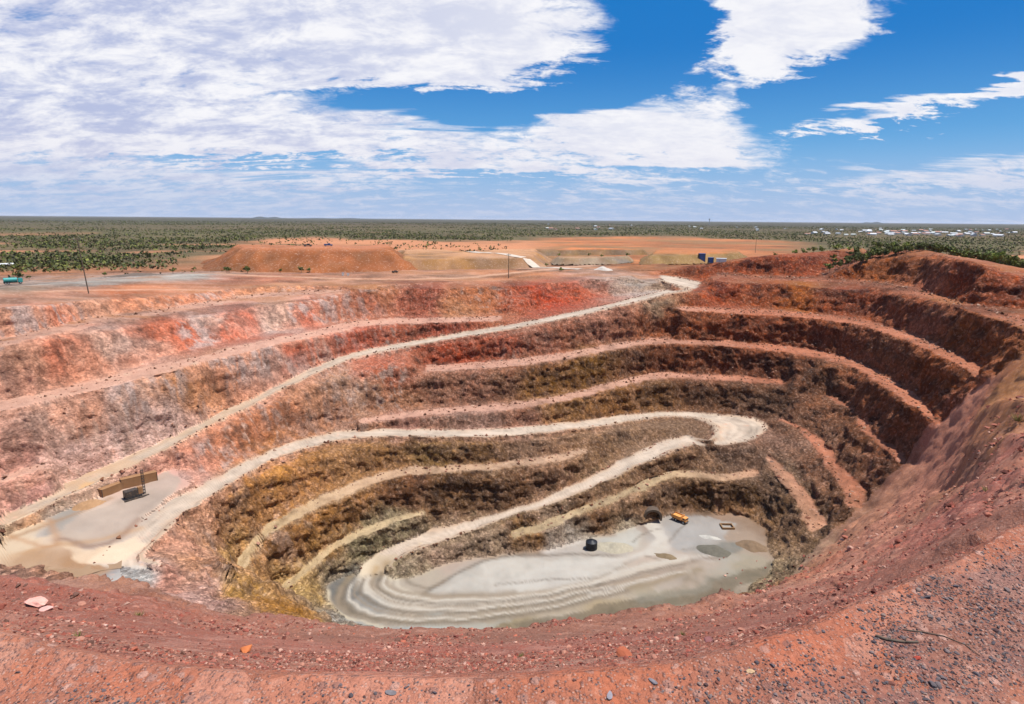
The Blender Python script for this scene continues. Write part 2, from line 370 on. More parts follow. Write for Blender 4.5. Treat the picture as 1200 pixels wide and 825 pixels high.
# position on each rock face, 0 at its toe and 1 at its crest
F0 = np.where((CLS == 1) | (CLS == 2), TT, 0).astype(np.float32); Ff = CLS > 0
for nme, val_ in (('rim_left', 1.0), ('rim_right', 1.0), ('toe_right', 0.0), ('back', 1.0)):
    i_, j_ = to_grid(CURVES[nme]); i_ = np.round(i_).astype(int); j_ = np.round(j_).astype(int); ok_ = (i_ >= 0) & (i_ < NS) & (j_ >= 0) & (j_ < NT)
    F0[i_[ok_], j_[ok_]] = val_; Ff[i_[ok_], j_[ok_]] = True
F0[-40:] = 1; Ff[-40:] = True; F0[:400] = 0; Ff[:400] = True
FACE = solve(F0, Ff)
zs_, fs_ = blur(HF, 2), blur(FACE, 2)
gz0, gz1 = np.gradient(zs_); gf0, gf1 = np.gradient(fs_)
HW = np.clip((gz0 * gf0 + gz1 * gf1) / (gf0**2 + gf1**2 + 1e-5), 0, 26); HW = blur(HW, 8)
gi_, gj_ = np.meshgrid(np.arange(NS), np.arange(NT), indexing='ij')
Rg = np.exp(S0 + DS * gi_); Tg = TH0 + DTH * gj_; Xg, Yg = (Rg * np.sin(Tg)).astype(np.float32), (Rg * np.cos(Tg)).astype(np.float32)
fn = np.clip(FACE + 0.22 * vnoise(Xg / 16, Yg / 16, 0 * Xg) * FACE * (1 - FACE) * 4 + 0.10 * vnoise(Xg / 5, Yg / 5, 0 * Xg + 3) * FACE * (1 - FACE) * 4, 0, 1)
# broken crest, steep face, scree apron at the toe
gcur = np.interp(fn, [0, 0.24, 0.62, 0.86, 1.0], [0, 0.11, 0.85, 0.94, 1.0]).astype(np.float32)
tpl = cast([1240,1205,1172,1146,1122,1096,1066,1040,1012,984,962,930,908], [403,414,436,452,474,494,540,560,592,616,634,672,690], 60.0)[:, :2]
offt = ~inside_poly(np.vstack([tpl, [[25, 60], [12, 30], [30, 18], [420, 120]]]), Xg, Yg)
facew = blur(((CLS == 0) & offt & (Rg > 150) & (Rg < 600)).astype(np.float32), 1) * (Rg > 140)
HF = HF + facew * HW * (gcur - FACE)
# no face steeper than about 68 degrees: crests crumble, toes collect scree
cell = (np.exp(S0 + DS * np.arange(NS)) * DS * 4.6).astype(np.float32)[:, None]
lo_, hi_ = HF.copy(), HF.copy()
for _ in range(16):
    lo_[1:] = np.minimum(lo_[1:], lo_[:-1] + cell[1:]); lo_[:-1] = np.minimum(lo_[:-1], lo_[1:] + cell[:-1])
    lo_[:, 1:] = np.minimum(lo_[:, 1:], lo_[:, :-1] + cell); lo_[:, :-1] = np.minimum(lo_[:, :-1], lo_[:, 1:] + cell)
    hi_[1:] = np.maximum(hi_[1:], hi_[:-1] - cell[1:]); hi_[:-1] = np.maximum(hi_[:-1], hi_[1:] - cell[:-1])
    hi_[:, 1:] = np.maximum(hi_[:, 1:], hi_[:, :-1] - cell); hi_[:, :-1] = np.maximum(hi_[:, :-1], hi_[:, 1:] - cell)
HF = 0.5 * (lo_ + hi_)
_i120 = int((math.log(120) - S0) / DS); HF[_i120:] = blur(HF[_i120:], 2)
# windrow along the outer edge of the haul roads
isroad = (CLS == 1).astype(np.float32)
berm = np.where((CLS == 1) & (TT > 0.86), 1.5, 0).astype(np.float32)
HF = HF + blur(berm, 3)
ROADM = np.clip(blur(isroad, 5), 0, 1); BENCHM = np.clip(blur((CLS == 2).astype(np.float32), 4) * 1.25, 0, 1)
FLOORM = np.clip(blur((CLS == 3).astype(np.float32), 5), 0, 1); PLATM = np.clip(blur((CLS == 4).astype(np.float32), 5), 0, 1)
# ------------------------------------------------------------------ rock and soil colours, by place  (u, v, r, g, b)
SWATCH = np.array([
 # left wall, upper lift
 (20,378,208,160,136),(60,372,198,126,98),(110,362,205,158,132),(170,356,200,140,108),(40,388,205,150,125),
 (30,430,196,150,126),(15,450,205,160,140),(70,412,178,108,82),(95,430,190,135,110),(122,408,196,166,150),(150,405,205,180,168),(160,415,200,148,126),(190,385,186,104,74),(215,388,180,92,60),(250,378,206,176,162),
 (270,395,190,112,88),(290,372,186,100,74),(312,378,220,196,184),(335,368,214,186,168),(355,372,184,104,80),(390,360,182,120,94),(430,352,172,104,80),(500,352,166,92,72),(560,352,196,122,84),(540,362,192,132,96),
 (610,352,178,92,66),(640,350,186,74,46),(680,345,184,88,60),(715,345,190,120,96),(745,335,206,188,172),(735,342,204,180,166),
 (20,510,196,156,140),(60,500,212,180,166),(100,490,196,148,124),(150,470,196,166,152),(200,455,188,138,100),(235,450,186,136,96),(260,440,182,128,98),(300,430,186,146,128),(325,420,196,160,146),(345,412,178,98,72),(420,395,176,88,64),(520,384,172,88,68),
 (20,585,190,146,138),(60,552,206,176,166),(100,530,214,186,178),(150,522,206,180,172),(190,505,196,172,164),(20,545,200,150,136),(110,545,198,168,160),
 (200,562,200,160,146),(215,550,206,150,130),(240,530,176,116,90),(270,515,170,112,82),(300,500,162,106,76),(330,490,160,106,76),(310,520,158,106,62),(370,470,172,126,98),(430,462,174,132,104),(395,480,168,122,96),(480,470,160,112,84),(440,428,206,116,86),(460,440,198,118,92),(400,445,178,138,112),
 (540,412,182,84,56),(590,402,186,98,72),(640,400,172,112,90),(660,395,168,104,78),(700,385,182,126,104),(740,372,186,130,108),(770,352,160,140,120),
 (520,452,168,118,94),(560,452,160,110,88),(600,450,150,108,84),(620,448,140,98,58),(650,445,134,92,44),(690,430,140,98,48),(715,422,138,96,60),(740,420,126,86,62),(780,420,136,82,56),(830,425,132,78,54),(880,428,124,76,56),(930,432,122,80,60),(970,440,130,90,68),
 (750,380,158,96,66),(790,380,150,84,52),(830,380,150,82,50),(880,385,146,80,54),(940,385,140,80,54),(1000,400,152,94,68),(1060,415,166,108,80),(1100,440,150,86,48),(1040,405,164,110,82),(1130,440,160,100,66),
 (840,345,160,78,46),(900,345,150,80,50),(938,345,176,104,44),(975,345,146,78,52),(1000,350,142,76,52),(1060,365,164,100,74),(1090,375,176,118,96),(1120,390,150,92,56),(1160,400,150,92,60),
 (830,318,164,84,50),(870,315,158,80,48),(950,310,150,74,46),(1000,305,138,70,44),(1040,310,160,96,58),(1080,320,182,116,84),(1075,335,176,112,92),(1130,330,150,76,46),(1180,350,152,80,54),(1195,365,158,92,60),
 (480,497,178,128,110),(560,494,176,136,118),(620,488,170,120,98),(660,482,160,116,74),(720,470,150,104,62),(770,465,128,90,56),(840,465,116,78,52),(890,470,118,86,66),
 (1000,460,140,94,70),(1040,490,130,84,62),(960,480,136,92,68),(950,510,140,98,74),(1000,520,138,92,66),(1030,545,136,86,62),(960,545,146,102,78),(985,580,134,92,66),(920,560,146,116,92),(935,600,128,98,72),(915,520,156,118,98),
 (320,562,192,134,62),(290,590,186,134,76),(360,545,176,122,66),(400,535,176,128,80),(440,530,172,124,76),(500,530,150,114,66),(560,530,142,104,66),(620,524,166,130,104),(690,520,150,114,84),(790,503,136,106,82),(740,512,150,118,92),
 (210,640,206,150,122),(180,680,200,142,122),(240,690,212,162,142),(250,620,202,148,106),(230,660,206,150,112),(265,640,176,136,72),(220,700,210,166,152),
 (330,640,170,118,62),(370,612,174,120,58),(420,592,158,108,58),(470,578,136,88,54),(540,570,126,88,54),(600,568,118,82,54),(650,556,148,110,84),(700,540,150,116,88),
 (280,690,206,156,76),(320,716,212,148,62),(350,690,214,174,108),(370,640,190,140,76),(300,670,186,140,84),(390,660,196,170,130),
 (430,640,150,138,104),(460,622,150,136,106),(560,640,178,150,122),(510,652,184,152,128),(620,630,140,100,58),(700,612,140,100,66),(750,582,158,122,92),(820,540,140,108,84),(870,540,124,98,82),(790,545,140,106,78),
 (820,580,96,66,36),(870,580,98,70,42),(890,618,150,112,76),(850,600,166,124,88),(905,590,110,84,58),  # the darkest two keep part of the wall's shade in the colour
 # talus of the near right side
 (1130,470,190,116,92),(1100,530,194,114,94),(1060,590,188,110,86),(990,650,190,116,86),(1170,480,172,114,78),(1190,420,166,104,66),(1185,450,176,122,72),(1150,560,182,104,88),(1190,540,164,106,84),(1080,640,180,104,88),(950,668,176,124,84),(1120,600,184,108,92),(925,688,170,120,86),
 (50,700,168,88,72),(200,740,168,92,76),(400,765,164,84,72),(600,760,164,86,76),(800,745,180,102,88),(950,700,182,114,94),(100,720,164,90,74),(300,760,170,94,78),(700,755,174,98,84),
 (100,782,206,112,82),(400,803,206,110,80),(700,792,208,114,82),(900,762,206,108,78),(1150,648,208,112,78),(1010,712,206,108,76),
 (60,815,170,106,90),(300,815,190,110,86),(600,815,190,108,84),(850,800,182,104,84),(1000,800,164,98,84),(1100,740,140,94,86),(1180,700,136,94,88),(1180,800,192,118,98),
 # floor
 (620,675,182,176,164),(560,680,190,180,166),(700,672,200,186,166),(690,690,206,190,168),(460,690,180,162,134),(420,700,112,112,108),(402,684,118,116,106),(480,712,178,158,128),(560,708,180,162,134),(410,722,150,148,140),(440,738,150,148,140),(500,736,168,172,160),(600,722,160,136,84),(640,708,178,158,128),(700,714,176,148,94),(780,700,150,138,106),(700,730,128,104,64),(600,738,130,108,66),(830,694,124,102,68),(870,662,160,144,108),(740,652,186,164,138),(800,630,168,164,158),(830,640,158,150,138),(850,655,170,160,140),(720,636,198,192,170),(660,646,206,192,178),(500,676,180,160,130),(690,640,180,168,150),(780,660,190,164,138),(820,668,176,154,128),(880,640,168,136,104),
 # loading platform on the left
 (80,578,196,168,146),(40,604,186,148,112),(85,612,164,156,148),(60,600,176,164,150),(20,632,210,186,156),(60,632,206,182,154),(120,625,184,162,146),(100,600,200,178,160),(170,585,184,160,144),(50,655,166,132,100),(100,656,158,122,90),(105,678,140,140,140),(132,690,190,190,186),(30,675,170,140,112),
 # rim ground
 (50,344,218,156,126),(150,337,206,134,94),(300,328,196,126,96),(10,338,176,156,136),(100,331,170,162,152),(200,324,176,168,158),(400,330,200,146,116),(600,321,196,130,90),(540,324,206,156,126),(660,313,216,176,150),(760,311,196,126,76),(430,338,168,116,80),(330,340,196,140,104),(230,345,196,132,100),(150,344,190,110,70),
], float)
tal0 = int(np.where((SWATCH[:, 0] == 1130) & (SWATCH[:, 1] == 470))[0][0]); tal1 = int(np.where((SWATCH[:, 0] == 620) & (SWATCH[:, 1] == 675))[0][0])
sw_p = cast(SWATCH[:, 0], SWATCH[:, 1], 150.0); sw_p[tal0:tal1] = cast(SWATCH[tal0:tal1, 0], SWATCH[tal0:tal1, 1])
sw_c = np.array([lin(*c) for c in SWATCH[:, 2:5]])

# ------------------------------------------------------------------ ground mesh, one net from the lookout to the horizon
rows_r = np.concatenate([
    np.exp(np.arange(math.log(1.7), math.log(30), 0.0065)),
    np.exp(np.arange(math.log(30), math.log(190), 0.0046)),
    np.exp(np.arange(math.log(190), math.log(560), 0.0021)),
    np.exp(np.arange(math.log(560), math.log(1500), 0.009)),
    np.exp(np.arange(math.log(1500), math.log(60000), 0.06)), [60000.0]])
cols_t = np.arange(-1.02, 1.0201, 0.0027)
NR, NC = len(rows_r), len(cols_t)
RR, TH = np.meshgrid(rows_r, cols_t, indexing='ij')
# between 30 and 560 m the rows gather where the ground is steep
rf = np.exp(np.linspace(math.log(30), math.log(560), 3600)); a_, b_ = np.searchsorted(rows_r, 30.0), np.searchsorted(rows_r, 559.0)
zf = sample(HF, ((np.log(rf) - S0) / DS)[:, None] + 0 * cols_t[None, :], ((cols_t - TH0) / DTH)[None, :] + 0 * rf[:, None])
dz_ = np.abs(np.diff(zf, axis=0)); dr_ = np.diff(rf)[:, None]
wt = (0.55 + 1.3 * np.clip((cols_t[None, :] - 0.42) / 0.1, 0, 1)) * dr_ / rf[:-1, None] + 1.5 * dz_ / rf[:-1, None] * np.clip((rf[:-1, None] - 60) / 60, 0.3, 1)
cum = np.concatenate([np.zeros((1, len(cols_t))), np.cumsum(wt, 0)]); cum /= cum[-1:]
for _ in range(3): cum[:, 1:-1] = 0.25 * cum[:, :-2] + 0.5 * cum[:, 1:-1] + 0.25 * cum[:, 2:]
tgt = np.linspace(0, 1, b_ - a_ + 1)
for j in range(NC): RR[a_:b_ + 1, j] = np.interp(tgt, cum[:, j], rf)
gi = (np.log(RR) - S0) / DS; gj = (TH - TH0) / DTH
# ragged edges: shift the lookup a little
X_, Y_ = RR * np.sin(TH), RR * np.cos(TH)
def jitter(sc, amp, k): return amp * vnoise(X_ / sc + k, Y_ / sc - k, 0 * X_ + k)
wfac = np.clip((RR - 60) / 120, 0, 1)
jx = jitter(14, 3.0, 3.3) + jitter(4.5, 1.8, 8.1); jy = jitter(14, 3.0, 21.7) + jitter(4.5, 1.8, 31.9)
xs, ys = X_ + jx * wfac, Y_ + jy * wfac
gi2, gj2 = to_grid(np.stack([xs, ys, 0 * xs], -1))
inside = gi2 < NS - 2
Zb = np.where(inside, sample(HF, gi2, gj2), -47.0)
road = np.where(inside, sample(ROADM, gi2, gj2), 0); bench = np.where(inside, sample(BENCHM, gi2, gj2), 0)
floor_ = np.where(inside, sample(FLOORM, gi2, gj2), 0); plat = np.where(inside, sample(PLATM, gi2, gj2), 0)
tcr = np.where(inside, sample(TT, gi2, gj2), 0); face = np.where(inside, sample(FACE, gi2, gj2), 1); hwall = np.where(inside, sample(HW, gi2, gj2), 0)
# slope of the base form
V = np.stack([X_, Y_, Zb], -1)
def normals(V):
    du = np.gradient(V, axis=0); dv = np.gradient(V, axis=1)
    n = np.cross(dv, du); n /= np.linalg.norm(n, axis=-1, keepdims=True) + 1e-9
    n[n[..., 2] < 0] *= -1
    return n
N = normals(V)
steep = np.clip((1 - N[..., 2] - 0.012) / 0.13, 0, 1)
level_ = np.clip(1.9 - 1.9 * np.clip((1 - N[..., 2]) / 0.28, 0, 1), 0, 1) * (RR > 62) + (RR <= 62)
road, bench, floor_, plat = road * level_, bench * level_, floor_ * level_, plat * level_
wall = steep * (1 - np.clip(road + bench + floor_ + plat, 0, 1)) * np.clip((RR - 22) / 40, 0, 1) * np.clip((570 - RR) / 40, 0, 1)
tpoly = np.vstack([tpl, [[25, 60], [12, 30], [30, 18], [420, 120]]])
wj = fbm(X_, Y_, 0 * Zb, 8, 3) * 7
talus = blur(inside_poly(tpoly, X_ + wj, Y_ + wj).astype(np.float32), 5)
wall_d = wall * (1 - 0.75 * talus)
big_ = fbm(X_, Y_, Zb, 22, 3); rib = fbm(X_, Y_, Zb * 0.22, 5.0, 4, 0.55); crag = fbm(X_, Y_, Zb * 1.6, 3.6, 4, 0.68)
ledge_ = fbm(X_ * 0.15, Y_ * 0.15, Zb, 2.6, 2, 0.5)
ridg = 0.5 - np.abs(fbm(X_, Y_, Zb * 0.35, 9.0, 3, 0.5)) * 2
def blocky(a, k): 
    q_ = a * k; f_ = np.floor(q_); t2 = np.clip((q_ - f_ - 0.5) * 4 + 0.5, 0, 1); return (f_ + t2) / k
lf_ = 1 - 0.5 * np.clip((-60 - X_) / 60, 0, 1) * np.clip((Zb + 112) / 8, 0, 1)
disp = wall_d * lf_ * (1.9 * big_ + 2.0 * blocky(rib, 3.0) + 1.9 * blocky(crag, 3.5) + 1.6 * blocky(ledge_, 4.0) + 1.0 * ridg)
Nh = N.copy(); Nh[..., 2] *= 0.4
V = V + Nh * disp[..., None]
# rubble on benches and small roughness everywhere
bump_ = fbm(X_, Y_, 0 * Zb, 2.2, 3, 0.55)
V[..., 2] += (0.9 * bench + 0.10 * road + 0.25 * floor_ + 0.35 * plat) * bump_ * np.clip(RR / 100, 0, 1)
nearf = np.clip((60 - RR) / 40, 0, 1)
V[..., 2] += nearf * np.clip(RR / 10, 0.15, 1) * (0.12 * fbm(X_, Y_, 0 * Zb, 2.0, 4, 0.5) + 0.05 * fbm(X_, Y_, 0 * Zb + 5, 0.35, 3, 0.55))
V[..., 2] += talus * (1.3 * fbm(X_, Y_, Zb, 14, 3) + 0.9 * fbm(X_, Y_, Zb, 2.4, 4, 0.7)) * np.clip((RR - 20) / 60, 0, 1)
V[..., 2] += np.clip((RR - 420) / 60, 0, 1) * np.clip((1500 - RR) / 500, 0, 1) * (1 - np.clip(wall + road + bench, 0, 1)) * (1.6 * fbm(X_, Y_, 0 * Zb, 60, 3) + 0.5 * bump_)

def lip_r_np(t):
    Lp = CURVES['lip']; tl = np.arctan2(Lp[:, 0], Lp[:, 1]); o = np.argsort(tl); return np.interp(t, tl[o], np.hypot(Lp[:, 0], Lp[:, 1])[o])
# ------------------------------------------------------------------ colour of each spot of ground
flat = V.reshape(-1, 3)
colr = np.zeros_like(flat, dtype=np.float32)
wob = np.stack([fbm(flat[:, 0], flat[:, 1], flat[:, 2], 11, 3), fbm(flat[:, 0] + 50, flat[:, 1], flat[:, 2], 11, 3), fbm(flat[:, 0], flat[:, 1] + 70, flat[:, 2], 11, 3)], 1)
rad = np.hypot(flat[:, 0], flat[:, 1])
wamp = np.clip(rad / 14, 0.2, 13)[:, None]
q = (flat + wob * wamp * np.array([1, 1, 0.7])).astype(np.float32)
LN = 0.5
idx_in = np.where(rad < 640)[0]
spf = sw_p.astype(np.float32); srad = np.hypot(spf[:, 0], spf[:, 1])
for c0 in range(0, len(idx_in), 60000):
    ii = idx_in[c0:c0 + 60000]; P_ = q[ii]; rr = rad[ii][:, None]
    d2 = (P_[:, None, 0] - spf[None, :, 0])**2 + (P_[:, None, 1] - spf[None, :, 1])**2 + 1.8 * (P_[:, None, 2] - spf[None, :, 2])**2
    # what counts as near grows with the distance between samples
    d2 = d2 / (srad[None, :]**2)
    w = 1.0 / (d2 + 2.5e-4)**2
    colr[ii] = (w @ sw_c.astype(np.float32)) / w.sum(1, keepdims=True)
V_f = V
road_f, bench_f, wall_f, floor_f, plat_f, tal_f = [a.ravel().astype(np.float32) for a in (road, bench, wall, floor_, plat, talus)]
# haul roads: pale compacted gravel with wheel tracks
ROADC = np.array(lin(190, 172, 154)); BENCHC = np.array(lin(204, 158, 136))
t_ = tcr.ravel()
track = sum(np.exp(-((t_ - c_ - 0.03 * fbm(flat[:, 0], flat[:, 1], 0 * flat[:, 2], 30, 2)) / 0.035)**2) for c_ in (0.2, 0.34, 0.55, 0.69))
rn = fbm(flat[:, 0], flat[:, 1], flat[:, 2], 9, 4)
rstr = fbm(flat[:, 0] * 0.25, flat[:, 1] * 0.6, t_ * 9, 3.0, 4, 0.6)
rc = ROADC[None, :] * (0.98 - 0.20 * track + 0.3 * rn + 0.35 * rstr)[:, None]
side = np.clip(np.abs(t_ - 0.45) * 3.2 - 0.75 + 1.2 * rstr, 0, 1)[:, None] * 0.55
rc = rc * (1 - side) + side * np.array(lin(172, 138, 108))
edge = np.clip((t_ - 0.80) / 0.12, 0, 1) * road_f
rc = rc * (1 - 0.35 * edge[:, None]) + 0.35 * edge[:, None] * np.array(lin(150, 138, 122))
# ramp 1 is browner low on the left, greyer by the platform
brown = np.clip((-80 - flat[:, 0]) / 90, 0, 1) * np.clip((flat[:, 2] + 108) / 4, 0, 1) * np.clip(0.75 + 1.5 * rn, 0, 1) * np.clip((-72 - flat[:, 2]) / 12, 0, 1)
rc = rc * (1 - 0.65 * brown[:, None]) + 0.65 * brown[:, None] * np.array(lin(176, 140, 104))
rag0 = fbm(flat[:, 0] + 15, flat[:, 1], flat[:, 2], 4.0, 4, 0.6)
m = np.clip((road_f + 0.4 * rag0 - 0.3) * 2.4, 0, 1)[:, None]; colr = colr * (1 - m) + rc * m
# benches: dusty, a blend of the rock above and pale dust, pinker on the right
redder = np.clip((flat[:, 0] - 70) / 90, 0, 1)[:, None]
deep = np.clip((-112 - flat[:, 2]) / 15, 0, 1)[:, None] * (1 - redder)
bc = BENCHC * (1 - redder) + np.array(lin(182, 116, 88)) * redder
bc = bc * (1 - deep) + np.array(lin(190, 166, 130)) * deep
bc = bc * (0.95 + 0.5 * rn + 0.5 * fbm(flat[:, 0], flat[:, 1], flat[:, 2], 2.6, 3, 0.6))[:, None]
bc = bc * (1 + 0.30 * np.clip((-20 - flat[:, 0]) / 60, 0, 1))[:, None]
rag = fbm(flat[:, 0] + 5, flat[:, 1], flat[:, 2], 3.0, 4, 0.6)
m = np.clip((bench_f + 0.75 * rag - 0.28) * 2.6, 0, 1)[:, None] * 0.85; colr = colr * (1 - m) + bc * m
# far plain: red soil under scrub, bare patches
far_m = np.clip((rad - 560) / 60, 0, 1)
pn = fbm(flat[:, 0], flat[:, 1], 0 * flat[:, 2], 420, 4); pn2 = fbm(flat[:, 0] + 999, flat[:, 1] * 2.2, 0 * flat[:, 2], 1500, 3)
scrub = np.array(lin(74, 74, 44)); scrub2 = np.array(lin(92, 80, 52)); soil = np.array(lin(156, 104, 72))
g = np.clip(0.5 + pn2 * 1.6, 0, 1)[:, None]; pc = scrub * g + scrub2 * (1 - g)
mott = fbm(flat[:, 0], flat[:, 1], 0 * flat[:, 2], 60, 4, 0.6)
pc = pc * (1 + 0.7 * mott * np.clip((4000 - rad) / 2500, 0.15, 1))[:, None]
dist_g = np.clip((rad - 2200) / 5000, 0, 1)[:, None]; pc = pc * (1 - dist_g) + np.array(lin(52, 60, 44)) * (1 + 0.8 * pn2)[:, None] * dist_g
bare = np.clip((pn - 0.16) / 0.10, 0, 1) * np.clip((2300 - rad) / 900, 0, 1) + np.clip((760 - rad) / 120, 0, 1)
thp = np.arctan2(flat[:, 0], flat[:, 1])
field = np.clip((thp - 0.02) / 0.06, 0, 1) * np.clip((0.46 - thp + 0.0 * rad) / 0.05, 0, 1) * np.clip((rad - 560) / 60, 0, 1) * np.clip((1750 + 500 * pn - rad) / 120, 0, 1)
bare = np.clip(np.maximum(bare, field), 0, 1)[:, None]
soilc = soil[None, :] * (1 + 0.5 * pn)[:, None] * (1 - field[:, None]) + np.array(lin(146, 90, 54))[None, :] * (1 + 0.5 * pn + 0.8 * fbm(flat[:, 0], flat[:, 1] * 1.8, 0 * flat[:, 2], 70, 4, 0.6))[:, None] * field[:, None]
olv = (field * np.clip((fbm(flat[:, 0] + 55, flat[:, 1] * 1.6, 0 * flat[:, 2], 130, 4, 0.6) - 0.02) * 5, 0, 1) * 0.65)[:, None]; soilc = soilc * (1 - olv) + olv * np.array(lin(112, 92, 62))
pc = pc * 0.78
pc = pc * (1 - bare) + soilc * bare
colr = colr * (1 - far_m[:, None]) + pc * far_m[:, None]
colr = np.clip(colr, 0.004, 0.86)

# ------------------------------------------------------------------ spills, ponds, tracks and stockpile stains on the flats
PAINT = [  # outline, level, colour, strength, is line width
 ([(500,692),(520,680),(545,667),(570,658),(610,654),(660,655),(700,658),(735,662),(725,673),(700,684),(660,692),(600,697),(550,697)], -149, (190,180,162), .92, 0),   # silt pond
 ([(384,686),(392,676),(408,666),(418,668),(424,684),(420,700),(405,709),(390,704)], -151, (104,104,100), .9, 0),
 ([(425,668),(440,658),(462,658),(458,672),(470,688),(510,700),(580,703),(660,699),(735,684),(760,668),(775,676),(745,694),(660,710),(570,716),(480,712),(440,700),(426,686)], -149.5, (180,162,136), .75, 0),
 ([(392,712),(430,720),(480,724),(560,726),(640,716),(640,722),(560,736),(480,738),(420,730)], -151, (178,162,140), .6, 0),
 ([(380,716),(400,714),(430,728),(460,738),(500,742),(430,748),(385,735)], -151.3, (146,150,148), .6, 0),
 ([(500,742),(560,734),(600,728),(600,734),(560,744)], -150.5, (166,166,154), .5, 0),
 ([(600,728),(660,722),(720,712),(780,700),(830,688),(880,672),(905,664),(900,680),(860,698),(800,716),(720,732),(620,742)], -148, (112,96,66), .75, 0),
 ([(560,722),(640,714),(720,704),(760,690),(770,694),(730,710),(650,722),(570,730)], -148.5, (164,140,92), .4, 0),
 ([(740,706),(800,692),(850,676),(880,664),(870,674),(810,698),(750,714)], -147, (140,136,116), .4, 0),
 ([(760,690),(800,676),(840,664),(820,678),(770,698)], -147, (186,166,146), .5, 0),
 ([(765,612),(790,604),(830,606),(858,618),(850,636),(820,640),(800,650),(780,640),(770,626)], -146.5, (158,152,144), .8, 0),
 ([(752,614),(766,611),(776,628),(788,648),(770,656),(745,654),(768,640),(766,628)], -146.5, (206,192,170), .85, 0),
 ([(700,634),(745,622),(752,634),(735,646),(705,648)], -147, (184,178,162), .7, 0),
 ([(620,650),(690,640),(740,650),(735,658),(640,656)], -148, (176,160,140), .6, 0),
 ([(825,640),(850,636),(880,640),(868,650),(835,652)], -146, (120,122,112), .8, 0),
 ([(640,662),(720,664),(660,690),(560,694)], -149, (198,190,176), .35, 0),
 # platform
 ([(100,600),(130,590),(165,572),(195,556),(212,568),(196,586),(165,612),(135,632),(100,640),(70,628)], -105.6, (168,152,138), .8, 0),
 ([(58,610),(66,598),(82,590),(100,592),(96,606),(80,622),(64,626)], -106.3, (150,144,136), .85, 0),
 ([(-20,640),(10,622),(40,612),(55,622),(50,640),(20,652),(-20,662)], -106.6, (204,182,154), .6, 0),
 ([(88,583),(95,578),(112,578),(120,583),(112,590),(96,590)], -106, (206,160,104), .6, 0),
 ([(70,640),(110,642),(150,628),(170,634),(140,655),(100,655)], -106.6, (226,200,170), .7, 0),
 ([(100,690),(112,678),(150,664),(170,668),(160,690),(140,700)], -107.5, (172,166,158), .6, 0),
]
for poly, lev, c, k_, _w in PAINT:
    poly = np.array(poly, float)
    cen = poly.mean(0)
    W = at(poly[:, 0], poly[:, 1], np.full(len(poly), float(lev)))[:, :2]
    lo, hi = W.min(0) - 4, W.max(0) + 4
    sel = np.where((flat[:, 0] > lo[0]) & (flat[:, 0] < hi[0]) & (flat[:, 1] > lo[1]) & (flat[:, 1] < hi[1]) & (np.abs(flat[:, 2] - lev) < 4.5))[0]
    if not len(sel): continue
    acc_ = 0
    for k in range(5):      # soft, ragged outline
        jx_ = wob[sel, 0] * 5 + 0.5 * math.cos(k * 1.257); jy_ = wob[sel, 1] * 5 + 0.5 * math.sin(k * 1.257)
        acc_ = acc_ + inside_poly(W, flat[sel, 0] + jx_, flat[sel, 1] + jy_)
    a_ = (acc_ / 5.0 * k_ * (1 - np.clip(wall_f[sel], 0, 1)))[:, None]
    colr[sel] = colr[sel] * (1 - a_) + np.array(lin(*c)) * a_ * (1 + 0.35 * rn[sel])[:, None]
BANDS = [  # dusty chutes and ramps on the near right slope
 ([(1157,442),(1172,438),(1134,495),(1122,532),(1108,570),(1066,618),(1010,664),(970,690),(935,692),(985,648),(1030,606),(1062,565),(1082,532),(1102,496)], (216,146,118), .9),
 ([(1072,545),(1080,552),(1030,606),(985,648),(950,672),(940,668),(980,632),(1030,585)], (206,142,108), .8),
 ([(1200,470),(1186,500),(1150,560),(1120,600),(1108,598),(1140,550),(1172,495),(1186,470)], (126,84,62), .7),
 ([(1205,395),(1185,420),(1170,460),(1165,520),(1150,548),(1180,520),(1205,470)], (168,112,62), .6),
]
for poly, c, k_ in BANDS:
    Wc = cast([p_[0] for p_ in poly], [p_[1] for p_ in poly], 40.0)[:, :2]
    sel = np.where((flat[:, 0] > Wc[:, 0].min() - 3) & (flat[:, 0] < Wc[:, 0].max() + 3) & (flat[:, 1] > Wc[:, 1].min() - 3) & (flat[:, 1] < Wc[:, 1].max() + 3))[0]
    acc_ = 0
    for k in range(5): acc_ = acc_ + inside_poly(Wc, flat[sel, 0] + wob[sel, 0] * 7 + 1.5 * math.cos(k * 1.257), flat[sel, 1] + wob[sel, 1] * 7 + 1.5 * math.sin(k * 1.257))
    a_ = (acc_ / 5.0 * k_)[:, None]; colr[sel] = colr[sel] * (1 - a_) + np.array(lin(*c)) * a_ * (1 + 0.5 * rn[sel])[:, None]
# ground along the rim: graded road, stains, scraped soil
rimflat = ((flat[:, 2] > -52) & (rad > 230) & (rad < 640)).astype(np.float32) * (1 - np.clip(wall_f + road_f, 0, 1))
sc1 = fbm(flat[:, 0], flat[:, 1], 0 * flat[:, 2], 16, 5, 0.6); sc2 = fbm(flat[:, 0] + 7, flat[:, 1] * 2.5, 0 * flat[:, 2], 40, 4, 0.6)
colr = colr * (1 - (rimflat * 0.30)[:, None]) * (1 + rimflat * (0.7 * sc1 + 0.6 * sc2))[:, None]
och = (rimflat * np.clip((sc2 - 0.08) * 5, 0, 1) * 0.6)[:, None]; colr = colr * (1 - och) + och * np.array(lin(150, 98, 58))
